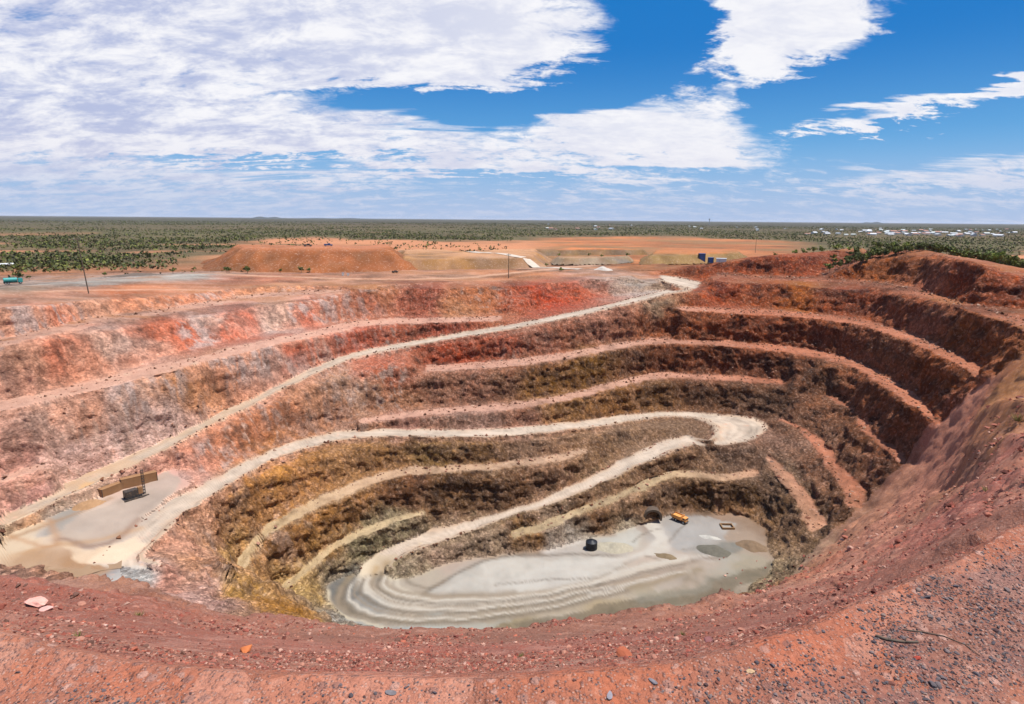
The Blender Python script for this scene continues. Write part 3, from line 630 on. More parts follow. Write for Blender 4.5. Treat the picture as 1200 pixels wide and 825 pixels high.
# wheel tracks and drag lines (polyline, width m, colour)
TRACKS = [
 ([(498,693),(518,681),(545,667),(572,657),(612,653),(662,654),(702,657),(738,661)], -149, .7, (120,104,84), .7), ([(500,694),(560,698),(620,697),(690,687),(735,668)], -149, .6, (150,128,98), .6),
 ([(470,668),(476,680),(500,688),(520,680)], -149.2, .6, (126,108,82), .6), ([(462,668),(466,684),(490,695)], -149.2, .5, (220,204,170), .6), ([(456,672),(460,690),(490,700),(560,704)], -149.4, .5, (222,204,168), .6),
 ([(384,690),(384,706),(412,724),(450,736)], -151, .6, (210,190,150), .7), ([(760,655),(790,660),(850,655)], -146.5, .6, (130,110,88), .6), ([(740,660),(760,650),(775,640)], -147, .7, (130,116,98), .5),
 ([(-40,342),(0,337.5),(60,334),(110,330.5),(160,327),(200,324),(240,321.5)], -40, 5.5, (160,152,142), .85), ([(235,322),(300,324),(380,325),(470,325.5),(560,322),(640,317),(700,312)], -44, 5, (206,160,130), .8),
 ([(-20,331),(40,327),(110,324),(170,322)], -42, 4, (120,98,82), .6), ([(120,338),(200,333),(300,330)], -42, 3, (150,84,48), .5), ([(40,349),(120,342),(200,337),(300,334)], -42, 2.5, (216,166,136), .6),
 ([(180,338),(260,336),(330,336),(400,337),(480,334)], -44.5, 2.2, (150,96,56), .5), ([(560,326),(640,320),(720,314),(770,312)], -44, 3, (190,120,74), .5),
 ([(430,660),(424,675),(435,690),(470,702),(540,707),(620,703),(690,694),(740,680),(800,664)], -149.6, 1.6, (206,190,164), .8),
 ([(452,664),(450,678),(470,692),(530,698),(600,697)], -149.4, 1.2, (150,126,92), .6),
 ([(418,664),(402,684),(398,702),(430,722),(500,730),(580,727),(660,716),(740,700),(820,680)], -150.3, 1.2, (150,124,80), .7),
 ([(440,668),(436,684),(470,698),(560,703),(650,698)], -149.6, .8, (160,132,92), .6),
 ([(700,690),(760,676),(830,660)], -148, .9, (140,112,84), .6), ([(680,696),(740,684),(800,672)], -148, .7, (140,112,84), .5), ([(640,704),(700,694),(760,682)], -148.4, .7, (170,140,96), .5),
 ([(764,613),(774,632),(764,648),(740,656),(700,660)], -147, 1.4, (222,210,190), .6), ([(770,613),(782,632),(790,652),(830,660)], -146.6, 1.0, (190,176,160), .5),
 ([(-10,640),(40,622),(90,604),(130,588)], -106.6, .8, (150,116,84), .6), ([(0,655),(60,640),(110,634),(160,620)], -106.8, .9, (176,140,104), .6), ([(10,628),(60,640),(70,630),(60,610)], -106.6, .7, (170,130,96), .6),
 ([(75,632),(100,640),(130,634),(160,612)], -106.8, .7, (130,100,84), .6),
]
_in = np.array([(458,668),(454,680),(470,692),(510,699),(570,701),(640,698),(700,688)], float); _ou = np.array([(398,684),(392,704),(424,724),(480,733),(560,733),(650,722),(740,703)], float)
for q_, f_ in enumerate((0.08, 0.2, 0.3, 0.42, 0.52, 0.63, 0.75, 0.86, 0.95)):
    TRACKS.append(([tuple(p_) for p_ in _in * (1 - f_) + _ou * f_], -149.5, (0.45, 0.6, 0.4)[q_ % 3], ((214,200,176), (118,102,80), (150,128,98))[q_ % 3], .75))
for u0, v0, u1, v1 in ((700,690,800,668), (690,700,810,676), (720,676,840,655), (660,662,735,668), (600,668,720,674), (580,684,700,680), (740,640,772,624), (782,640,800,622), (800,650,850,648)):
    TRACKS.append(([(u0, v0), ((u0 + u1) / 2, (v0 + v1) / 2 - 2), (u1, v1)], -148, 0.45, ((128,112,92), (206,194,174))[int(u0) % 3 == 0], .6))
for pts, lev, wd, c, k_ in TRACKS:
    p = smooth_poly([(a, b, lev) for a, b in pts]); W = dense3(at(p[:, 0], p[:, 1], p[:, 2]), 1.0)[:, :2]
    sel = np.where((flat[:, 0] > W[:, 0].min() - 3) & (flat[:, 0] < W[:, 0].max() + 3) & (flat[:, 1] > W[:, 1].min() - 3) & (flat[:, 1] < W[:, 1].max() + 3) & (np.abs(flat[:, 2] - lev) < 9))[0]
    fx = flat[sel, 0] + 2.0 * wob[sel, 0]; fy = flat[sel, 1] + 2.0 * wob[sel, 1]
    dm = np.full(len(sel), 1e9)
    for w_ in W: dm = np.minimum(dm, (fx - w_[0])**2 + (fy - w_[1])**2)
    wd = wd * (1.7 if lev < -100 else 1.0)
    a_ = (np.exp(-dm / (wd * wd)) * min(1, k_ * 1.15) * (1 - np.clip(wall_f[sel], 0, 1)))[:, None]
    colr[sel] = colr[sel] * (1 - a_) + np.array(lin(*c)) * a_
# rock faces: blotches, streaks and ledges of darker and paler rock
wl = np.clip(wall_f * 1.4, 0, 1) * (1 - 0.6 * tal_f)
bl = fbm(flat[:, 0], flat[:, 1], flat[:, 2] * 1.3, 7.0, 5, 0.62); stv = fbm(flat[:, 0] + 31, flat[:, 1], flat[:, 2] * 0.14, 2.6, 4, 0.6); led = fbm(flat[:, 0] * 0.2, flat[:, 1] * 0.2 + 9, flat[:, 2], 2.0, 3, 0.6)
lfw0 = np.clip((-60 - flat[:, 0]) / 60, 0, 1)
val = 1 + wl * ((0.75 - 0.4 * lfw0) * bl + (0.55 + 0.35 * lfw0) * stv + 0.30 * led)
colr = colr * np.clip(val, 0.35, 1.7)[:, None]
colr[rad < 640] *= np.where(wl[rad < 640] > 0.3, 1.0, 0.90)[:, None]
pal = (wl * np.clip((stv - 0.10) * 3.0, 0, 1) * np.clip((bl + 0.25) * 2, 0, 1) * 0.5)[:, None]
colr = colr * (1 - pal) + pal * (0.45 * colr + 0.55 * np.array(lin(206, 172, 154)))
lfw = np.clip((-60 - flat[:, 0]) / 60, 0, 1) * np.clip((flat[:, 2] + 112) / 8, 0, 1)
dkm = (wl * (1 - 0.7 * lfw) * np.clip((-bl - 0.16) * 3.5, 0, 1) * 0.55)[:, None]
colr = colr * (1 - dkm) + dkm * colr * np.array([0.45, 0.38, 0.36])
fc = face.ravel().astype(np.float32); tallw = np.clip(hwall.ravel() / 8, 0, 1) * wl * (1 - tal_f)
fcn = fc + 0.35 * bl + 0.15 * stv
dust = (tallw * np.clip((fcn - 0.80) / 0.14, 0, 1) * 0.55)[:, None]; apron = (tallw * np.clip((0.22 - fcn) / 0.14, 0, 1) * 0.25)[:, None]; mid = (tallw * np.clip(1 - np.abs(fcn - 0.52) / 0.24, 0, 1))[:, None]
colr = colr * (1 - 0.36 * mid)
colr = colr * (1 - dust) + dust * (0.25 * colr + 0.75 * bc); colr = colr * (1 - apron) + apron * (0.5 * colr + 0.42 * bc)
crk = np.clip(1 - np.abs(fbm(flat[:, 0], flat[:, 1], flat[:, 2] * 1.2, 4.2, 4, 0.6)) * 11, 0, 1) * wl
crk2 = np.clip(1 - np.abs(fbm(flat[:, 0] * 1.4 + 3, flat[:, 1] * 1.4, flat[:, 2] * 0.25, 3.0, 3, 0.6)) * 10, 0, 1) * wl
colr = colr * (1 - 0.38 * np.maximum(crk, 0.8 * crk2))[:, None]
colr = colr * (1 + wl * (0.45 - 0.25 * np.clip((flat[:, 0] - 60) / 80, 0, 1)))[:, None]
drip = (np.clip((fbm(flat[:, 0] + 80, flat[:, 1], flat[:, 2] * 0.05, 2.2, 3, 0.6) - 0.14) * 5, 0, 1) * np.clip((fbm(flat[:, 0], flat[:, 1] + 44, flat[:, 2] * 0.3, 24, 2) + 0.05) * 4, 0, 1) * wl * np.clip((40 - flat[:, 0]) / 80, 0, 1) * np.clip((flat[:, 2] + 112) / 10, 0, 1) * 0.7)[:, None]
colr = colr * (1 - drip) + drip * np.array(lin(196, 170, 156))
# the right-hand faces are rustier rock
rst = (np.clip((flat[:, 0] - 60) / 60, 0, 1) * wl * np.clip((flat[:, 2] + 110) / 20, 0, 1))[:, None]
colr = colr * (1 - rst) + rst * colr * np.array([1.14, 0.98, 0.82])
lipm = np.clip((lip_r_np(np.arctan2(flat[:, 0], flat[:, 1])) * 1.12 - rad) / 0.6, 0, 1)[:, None]
lipc = (0.35 * colr + 0.65 * np.array(lin(176, 112, 88)) * (1 + 0.5 * rn)[:, None]) * 1.12
gm_ = np.zeros(len(flat))
for P_, w_ in (([(1040,690),(1120,672),(1205,640),(1215,800),(1180,790),(1150,770),(1140,830),(960,835),(1000,800),(1060,790),(1010,760),(1000,735),(1060,720)], 1.0), ([(20,800),(60,794),(150,800),(230,808),(240,830),(20,835)], 0.85), ([(850,800),(960,770),(1020,790),(980,830),(850,835)], 0.5)):
    gw_ = np.array([at(np.array(float(u)), np.array(float(v)), -4.5)[:2] for u, v in P_]); sel = np.where(rad < 16)[0]
    gm_[sel] = np.maximum(gm_[sel], w_ * inside_poly(gw_, flat[sel, 0] + 0.5 * wob[sel, 0], flat[sel, 1] + 0.5 * wob[sel, 1]))
gm_ = (gm_ * np.clip(0.75 + 1.2 * fbm(flat[:, 0], flat[:, 1], 0 * flat[:, 2], 0.8, 3), 0, 1))[:, None]
lipc = lipc * np.array([0.98, 0.97, 0.90])
lipc = lipc * (1 - 0.75 * gm_) + 0.75 * gm_ * np.array(lin(128, 92, 86))
colr = colr * (1 - lipm) + lipm * lipc
scrm = (np.clip((70 - rad) / 30, 0, 1)[:, None]) * (1 - lipm); scc = 0.4 * colr + 0.6 * np.array(lin(156, 94, 74)) * (1 + 0.6 * rn)[:, None]; colr = colr * (1 - scrm) + scrm * scc
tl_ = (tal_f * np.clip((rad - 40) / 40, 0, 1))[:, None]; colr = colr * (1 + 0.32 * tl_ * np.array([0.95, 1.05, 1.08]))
mx_ = colr.max(1, keepdims=True); colr = np.where(mx_ > 0.5, colr * (0.5 + (mx_ - 0.5) * 0.35) / mx_, colr)
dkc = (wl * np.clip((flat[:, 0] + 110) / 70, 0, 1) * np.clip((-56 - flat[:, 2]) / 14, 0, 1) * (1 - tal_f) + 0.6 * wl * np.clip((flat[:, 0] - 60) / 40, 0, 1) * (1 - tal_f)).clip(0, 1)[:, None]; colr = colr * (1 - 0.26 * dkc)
sat_ = (1 + 0.12 * wl * (rad < 620))[:, None]; lum_ = colr @ np.array([0.3, 0.55, 0.15]); colr = np.clip(lum_[:, None] + (colr - lum_[:, None]) * sat_, 0.008, 1)
lw_ = (wl * np.clip((-70 - flat[:, 0]) / 60, 0, 1))[:, None]; stw = np.clip((fbm(flat[:, 0] + 12, flat[:, 1] + 3, flat[:, 2] * 0.10, 3.4, 4, 0.62) + 0.04) * 4.5, 0, 1)[:, None]; ptw = np.clip((fbm(flat[:, 0], flat[:, 1] + 90, flat[:, 2] * 0.6, 30, 3) + 0.10) * 4, 0, 1)[:, None]
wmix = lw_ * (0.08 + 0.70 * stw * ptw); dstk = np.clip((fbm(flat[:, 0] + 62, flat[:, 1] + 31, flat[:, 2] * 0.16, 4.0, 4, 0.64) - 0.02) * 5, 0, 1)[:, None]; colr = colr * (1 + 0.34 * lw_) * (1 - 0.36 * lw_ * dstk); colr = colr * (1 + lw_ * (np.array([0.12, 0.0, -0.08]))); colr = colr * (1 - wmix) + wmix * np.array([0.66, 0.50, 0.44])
och_ = (np.clip((-104 - flat[:, 2]) / 8, 0, 1) * np.clip((30 - flat[:, 0]) / 40, 0, 1) * wl)[:, None]; l2 = (colr @ np.array([0.3, 0.55, 0.15]))[:, None]
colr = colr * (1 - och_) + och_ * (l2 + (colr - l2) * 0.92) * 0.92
ff_ = floor_f[:, None]; colr = colr * (1 - ff_) + ff_ * (l2 + (colr - l2) * 0.62) * 0.88
colr[rad < 700] *= (0.80 - 0.08 * wl + 0.10 * np.clip(road_f + 0.7 * bench_f, 0, 1))[rad < 700][:, None]
colr = np.clip(colr, 0.006, 0.86)

def terrain_material(name, kind):
    m = bpy.data.materials.new(name); m.use_nodes = True; nt = m.node_tree
    b = nt.nodes['Principled BSDF']; b.inputs['Roughness'].default_value = 0.95
    b.inputs['Specular IOR Level'].default_value = 0.15
    at_ = nt.nodes.new('ShaderNodeAttribute'); at_.attribute_name = 'rock_colour'; c = X(nt, at_.outputs['Color'])
    gm = nt.nodes.new('ShaderNodeNewGeometry'); P = X(nt, gm.outputs['Position'])
    if kind == 'wall':
        def vor(vec, scale, feat='F1'):
            n = nt.nodes.new('ShaderNodeTexVoronoi'); n.feature = feat; n.inputs['Scale'].default_value = scale; nt.links.new(vec.s, n.inputs['Vector']); return n
        fine = noise(nt, vmath(nt, 'MULTIPLY', P, (1, 1, 1.5)), 0.9, 6, 0.76, 0.3)
        wv = nt.nodes.new('ShaderNodeVectorMath'); wv.operation = 'MULTIPLY_ADD'; setin(nt, wv.inputs[0], comb(nt, fine, fine, fine)); wv.inputs[1].default_value = (1.6, -1.3, 1.5); setin(nt, wv.inputs[2], vmath(nt, 'MULTIPLY', P, (1, 1, 0.75)))
        Pw = X(nt, wv.outputs[0])
        v1 = vor(Pw, 0.42); v2 = vor(Pw, 1.15)
        r1 = sep(nt, X(nt, v1.outputs['Color']))[0]; r2 = sep(nt, X(nt, v2.outputs['Color']))[1]; d1 = X(nt, v1.outputs['Distance']); d2 = X(nt, v2.outputs['Distance'])
        dark = mixc(nt, 0.7, c, (0.07, 0.04, 0.028)); pale = mixc(nt, 1.0, mixc(nt, 0.25, c, (0.42, 0.32, 0.26)), (1.45, 1.4, 1.36), 'MULTIPLY')
        bk = X(nt, at_.outputs['Alpha'])
        k = mixc(nt, r1.step(0.55, 0.15) * 0.55 * bk, c, dark)
        k = mixc(nt, r2.step(0.45, 0.05) * 0.55 * bk, k, dark)
        k = mixc(nt, r2.step(0.62, 1.0) * 0.55 * bk, k, pale)
        k = mixc(nt, fine.step(0.48, 0.36) * 0.6, k, dark)
        k = mixc(nt, fine.step(0.54, 0.68) * 0.45, k, pale)
        h = fine * 1.3 + (r1 * 0.55 - d1 * 0.8 + r2 * 0.22 - d2 * 0.3) * bk; dist, strg = 1.0, 0.95
    elif kind == 'road':
        n1 = noise(nt, P, 0.25, 6, 0.6); n2 = noise(nt, P, 2.0, 5, 0.7)
        k = mixc(nt, n1.step(0.35, 0.65) * 0.22, c, mixc(nt, 0.5, c, (0.30, 0.22, 0.16)))
        k = mixc(nt, n2.step(0.56, 0.72) * 0.28, k, (0.30, 0.23, 0.18))
        h = n2 * 0.7 + n1 * 0.3; dist, strg = 0.35, 0.6
    elif kind == 'bench':
        n1 = noise(nt, P, 0.4, 6, 0.65); n2 = noise(nt, P, 1.6, 6, 0.75)
        k = mixc(nt, n2.step(0.53, 0.68) * 0.55, c, mixc(nt, 0.7, c, (0.10, 0.055, 0.04)))
        k = mixc(nt, n1.step(0.55, 0.72) * 0.35, k, mixc(nt, 0.5, c, (0.75, 0.6, 0.5)))
        h = n2 + n1; dist, strg = 0.8, 0.8
    elif kind == 'near':
        def vor(scale, rnd_=1.0):
            n = nt.nodes.new('ShaderNodeTexVoronoi'); n.inputs['Scale'].default_value = scale; nt.links.new(P.s, n.inputs['Vector'])
            return X(nt, n.outputs['Distance']), sep(nt, X(nt, n.outputs['Color']))
        d1, (r1, g1, b1) = vor(30.0); d2, (r2, g2, b2) = vor(7.0)
        n1 = noise(nt, P, 0.7, 5, 0.72); n2 = noise(nt, P, 6.0, 5, 0.75)
        n0 = noise(nt, P, 0.25, 6, 0.78)
        d3, (r3, g3, b3) = vor(1.3)
        k = mixc(nt, r3.step(0.62, 0.95) * 0.5, c, mixc(nt, 0.65, c, (0.15, 0.08, 0.06)))
        k = mixc(nt, r3.step(0.30, 0.05) * 0.4, k, mixc(nt, 0.5, c, (0.56, 0.36, 0.28)))
        k = mixc(nt, n0.step(0.50, 0.60) * 0.6, k, mixc(nt, 0.6, c, (0.17, 0.08, 0.06)))
        k = mixc(nt, n0.step(0.46, 0.36) * 0.45, k, mixc(nt, 0.5, c, (0.56, 0.34, 0.26)))
        k = mixc(nt, n1.step(0.50, 0.60) * 0.5, k, mixc(nt, 0.6, c, (0.22, 0.10, 0.07)))
        k = mixc(nt, n2.step(0.50, 0.64) * 0.45, k, mixc(nt, 0.6, c, (0.20, 0.10, 0.08)))
        k = mixc(nt, n2.step(0.47, 0.36) * 0.35, k, mixc(nt, 0.6, c, (0.60, 0.36, 0.27)))
        k = mixc(nt, r1.step(0.55, 0.62) * d1.step(0.55, 0.35) * 0.75, k, mixc(nt, g1, (0.16, 0.085, 0.075), (0.46, 0.27, 0.21)))
        k = mixc(nt, r2.step(0.70, 0.74) * d2.step(0.45, 0.30) * 0.7, k, mixc(nt, g2, (0.17, 0.08, 0.065), (0.48, 0.28, 0.22)))
        h = n2 * 0.5 + n1 * 1.2 + n0 * 2.0 - d1 * r1.step(0.5, 0.6) * 0.25 - d2 * r2.step(0.6, 0.7) * 0.5; dist, strg = 0.16, 0.9
    else:
        n1 = noise(nt, P, 0.05, 7, 0.65); n2 = noise(nt, P, 0.6, 5, 0.7)
        k = mixc(nt, n1.step(0.46, 0.62) * 0.55, c, mixc(nt, 0.6, c, (0.20, 0.10, 0.055)))
        k = mixc(nt, n2.step(0.53, 0.66) * 0.45, k, mixc(nt, 0.6, c, (0.6, 0.45, 0.36)))
        h = n1 * 1.5 + n2 * 0.6; dist, strg = 0.9, 0.6
    nt.links.new(k.s, b.inputs['Base Color'])
    bp = nt.nodes.new('ShaderNodeBump'); bp.inputs['Strength'].default_value = strg; bp.inputs['Distance'].default_value = dist
    nt.links.new(h.s, bp.inputs['Height']); nt.links.new(bp.outputs[0], b.inputs['Normal'])
    return m
TM = {k: terrain_material(n, k) for n, k in (('quarried_rock', 'wall'), ('road_gravel', 'road'), ('bench_rubble', 'bench'), ('red_scree', 'near'), ('plain_soil', 'plain'))}

leftw = np.clip((-60 - flat[:, 0]) / 60, 0, 1) * np.clip((flat[:, 2] + 112) / 8, 0, 1)
blockf = (1 - 0.42 * leftw)[:, None]
vid = np.arange(NR * NC).reshape(NR, NC)
quads = np.stack([vid[:-1, :-1], vid[:-1, 1:], vid[1:, 1:], vid[1:, :-1]], -1).reshape(-1, 4)[:, ::-1]
def fm(a): a = a.reshape(NR, NC); return (0.25 * (a[:-1, :-1] + a[:-1, 1:] + a[1:, 1:] + a[1:, :-1])).ravel()
f_road, f_bench, f_floor, f_plat, f_wall, f_rad, f_tal = [fm(a) for a in (road_f, bench_f, floor_f, plat_f, wall_f, rad, tal_f)]
f_z = fm(flat[:, 2])
kind = np.full(len(quads), 0)                       # 0 wall
kind[(f_rad > 560)] = 5
kind[(f_rad <= 560) & (f_wall < 0.25) & (f_z > -50) & (f_rad > 200)] = 6
kind[f_bench > 0.5] = 2; kind[f_floor > 0.5] = 3; kind[f_plat > 0.5] = 4; kind[f_road > 0.5] = 1
kind[(f_tal > 0.5) & (kind == 0)] = 7
kind[f_rad < 62] = 7
NAMES = {0: ('pit_wall', 'wall', 'rock face of the open pit, stepped and streaked red, pink and ochre', 'rock face'),
         1: ('haul_road', 'road', 'pale gravel haul road winding down into the pit', 'road'),
         2: ('bench', 'bench', 'narrow dusty benches stepping down the pit walls', 'bench'),
         3: ('pit_floor', 'road', 'grey and tan pit floor with vehicle tracks', 'pit floor'),
         4: ('loading_platform', 'road', 'flat pale loading area at the foot of the left ramp', 'ground'),
         5: ('ground', 'plain', 'scrub plain of red soil reaching the horizon', 'ground'),
         6: ('rim_ground', 'plain', 'bare orange ground along the pit rim', 'ground'),
         7: ('lookout_slope', 'near', 'red scree slope falling from the lookout lip', 'slope')}
def mesh_np(name, verts, faces, mat, smooth=True, cols=None, attr='rock_colour'):
    me = bpy.data.meshes.new(name)
    n = faces.shape[1]
    me.vertices.add(len(verts)); me.vertices.foreach_set('co', np.ascontiguousarray(verts, np.float32).ravel())
    me.loops.add(faces.size); me.loops.foreach_set('vertex_index', np.ascontiguousarray(faces, np.int32).ravel())
    me.polygons.add(len(faces)); me.polygons.foreach_set('loop_start', np.arange(0, faces.size, n, dtype=np.int32))
    me.polygons.foreach_set('use_smooth', np.full(len(faces), smooth))
    me.update(calc_edges=True)
    if cols is not None:
        a = me.attributes.new(attr, 'FLOAT_COLOR', 'POINT')
        a.data.foreach_set('color', (cols if cols.shape[1] == 4 else np.concatenate([cols, np.ones((len(cols), 1))], 1)).astype(np.float32).ravel())
    if mat: me.materials.append(mat)
    return me
for k, (nm, mk, lab, cat) in NAMES.items():
    fq = quads[kind == k]
    if not len(fq): continue
    used, inv = np.unique(fq, return_inverse=True)
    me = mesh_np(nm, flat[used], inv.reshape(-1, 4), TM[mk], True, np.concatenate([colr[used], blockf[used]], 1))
    o = bpy.data.objects.new(nm, me); COL.objects.link(o)
    o['kind'] = 'structure'; o['label'] = lab; o['category'] = cat

# ------------------------------------------------------------------ helpers for things
rnd = random.Random(5); nrg = np.random.default_rng(7)
def mat(name, col, rough=0.7, metal=0.0, var=0.25, scale=3.0, bump=0.0, rand=0.0, spec=0.3, dirt=None):
    m = bpy.data.materials.new(name); m.use_nodes = True; nt = m.node_tree; b = nt.nodes['Principled BSDF']
    b.inputs['Roughness'].default_value = rough; b.inputs['Metallic'].default_value = metal; b.inputs['Specular IOR Level'].default_value = spec
    tc = nt.nodes.new('ShaderNodeTexCoord'); P = X(nt, tc.outputs['Object'])
    n = noise(nt, P, scale, 5, 0.6)
    c = mixc(nt, n, tuple(x * (1 - var) for x in col), tuple(min(1, x * (1 + var)) for x in col))
    if dirt: c = mixc(nt, noise(nt, P, scale * 0.6, 4, 0.65).step(0.5, 0.7) * 0.6, c, dirt)
    if rand:
        oi = nt.nodes.new('ShaderNodeObjectInfo'); r = X(nt, oi.outputs['Random'])
        c = mixc(nt, r, vmath(nt, 'SCALE', c, (0, 0, 0)) if False else mixc(nt, 1.0, c, (1 - rand,) * 3, 'MULTIPLY'), mixc(nt, 1.0, c, (1 + rand,) * 3, 'MULTIPLY'))
    nt.links.new(c.s, b.inputs['Base Color'])
    if bump:
        bp = nt.nodes.new('ShaderNodeBump'); bp.inputs['Distance'].default_value = bump; bp.inputs['Strength'].default_value = 0.8
        nt.links.new(n.s, bp.inputs['Height']); nt.links.new(bp.outputs[0], b.inputs['Normal'])
    return m
def attr_mat(name, attr, rough=0.9, scale=4.0, bump=0.05, translucent=False):
    m = bpy.data.materials.new(name); m.use_nodes = True; nt = m.node_tree; b = nt.nodes['Principled BSDF']
    b.inputs['Roughness'].default_value = rough; b.inputs['Specular IOR Level'].default_value = 0.15
    a = nt.nodes.new('ShaderNodeAttribute'); a.attribute_name = attr
    g = nt.nodes.new('ShaderNodeNewGeometry'); n = noise(nt, X(nt, g.outputs['Position']), scale, 4, 0.6)
    c = mixc(nt, 1.0, X(nt, a.outputs['Color']), mixc(nt, n, (0.7, 0.7, 0.7), (1.3, 1.3, 1.3)), 'MULTIPLY')
    nt.links.new(c.s, b.inputs['Base Color'])
    if bump:
        bp = nt.nodes.new('ShaderNodeBump'); bp.inputs['Distance'].default_value = bump; nt.links.new(n.s, bp.inputs['Height']); nt.links.new(bp.outputs[0], b.inputs['Normal'])
    return m
def tag(o, label, cat, group=None, kind=None):
    if label: o['label'] = label
    if cat: o['category'] = cat
    if group: o['group'] = group
    if kind: o['kind'] = kind
    return o
def link(name, me, parent=None):
    o = bpy.data.objects.new(name, me); COL.objects.link(o)
    if parent: o.parent = parent
    return o
def thing(name, label, cat, loc, rotz=0.0, group=None, scale=1.0):
    o = bpy.data.objects.new(name, None); COL.objects.link(o); o.empty_display_size = 0.2
    o.location = loc; o.rotation_euler = (0, 0, rotz); o.scale = (scale,) * 3
    return tag(o, label, cat, group)
class MB:
    def __init__(s): s.b = bmesh.new()
    def box(s, x0, x1, y0, y1, z0, z1, bev=0.0, rot=None, taper=None):
        r = bmesh.ops.create_cube(s.b, size=1.0); vs_ = r['verts']
        for v in vs_:
            t = v.co.copy()
            v.co = Vector(((x0 + x1) / 2 + t.x * (x1 - x0), (y0 + y1) / 2 + t.y * (y1 - y0), (z0 + z1) / 2 + t.z * (z1 - z0)))
            if taper and t.z > 0: v.co.x = (x0 + x1) / 2 + t.x * (x1 - x0) * taper[0]; v.co.y = (y0 + y1) / 2 + t.y * (y1 - y0) * taper[1]
        if rot is not None: bmesh.ops.transform(s.b, matrix=rot, verts=vs_)
        if bev:
            ed = list({e for v in vs_ for e in v.link_edges}); bmesh.ops.bevel(s.b, geom=ed, offset=bev, segments=2, affect='EDGES')
        return s
    def cyl(s, p0, p1, r0, r1=None, n=16):
        r1 = r0 if r1 is None else r1; p0, p1 = Vector(p0), Vector(p1); d = p1 - p0
        r = bmesh.ops.create_cone(s.b, segments=n, radius1=r0, radius2=r1, depth=d.length, cap_ends=True)
        M = Matrix.Translation((p0 + p1) / 2) @ d.to_track_quat('Z', 'Y').to_matrix().to_4x4()
        bmesh.ops.transform(s.b, matrix=M, verts=r['verts']); return s
    def prism(s, prof, x0, x1):          # profile in y,z extruded along x
        a = [s.b.verts.new((x0, y, z)) for y, z in prof]; c = [s.b.verts.new((x1, y, z)) for y, z in prof]
        n = len(prof); s.b.faces.new(a[::-1]); s.b.faces.new(c)
        for i in range(n): s.b.faces.new((a[i], a[(i + 1) % n], c[(i + 1) % n], c[i]))
        return s
    def build(s, name, m, parent=None, smooth=False):
        bmesh.ops.recalc_face_normals(s.b, faces=s.b.faces[:])
        me = bpy.data.meshes.new(name); s.b.to_mesh(me); s.b.free()
        if smooth: me.polygons.foreach_set('use_smooth', [True] * len(me.polygons))
        me.materials.append(m); return link(name, me, parent)
def copy_tree(o, parent=None):
    c = o.copy(); COL.objects.link(c); c.parent = parent
    for ch in o.children: copy_tree(ch, c)
    return c
def spot(u, v, rmin=60):
    p = cast([u], [v], rmin)[0]; return Vector((p[0], p[1], p[2]))
def onplain(u, v, z=-47.0):
    p = at(np.array(float(u)), np.array(float(v)), z); return Vector((p[0], p[1], z))
# true level of the finished ground, by nearest row of the net
_tree_i = None
def surf_z(x, y):
    t = math.atan2(x, y); j = int(round((t - cols_t[0]) / (cols_t[1] - cols_t[0]))); j = min(max(j, 0), NC - 1)
    rcol = np.hypot(V[:, j, 0], V[:, j, 1]); return float(V[int(np.argmin(np.abs(rcol - math.hypot(x, y)))), j, 2])

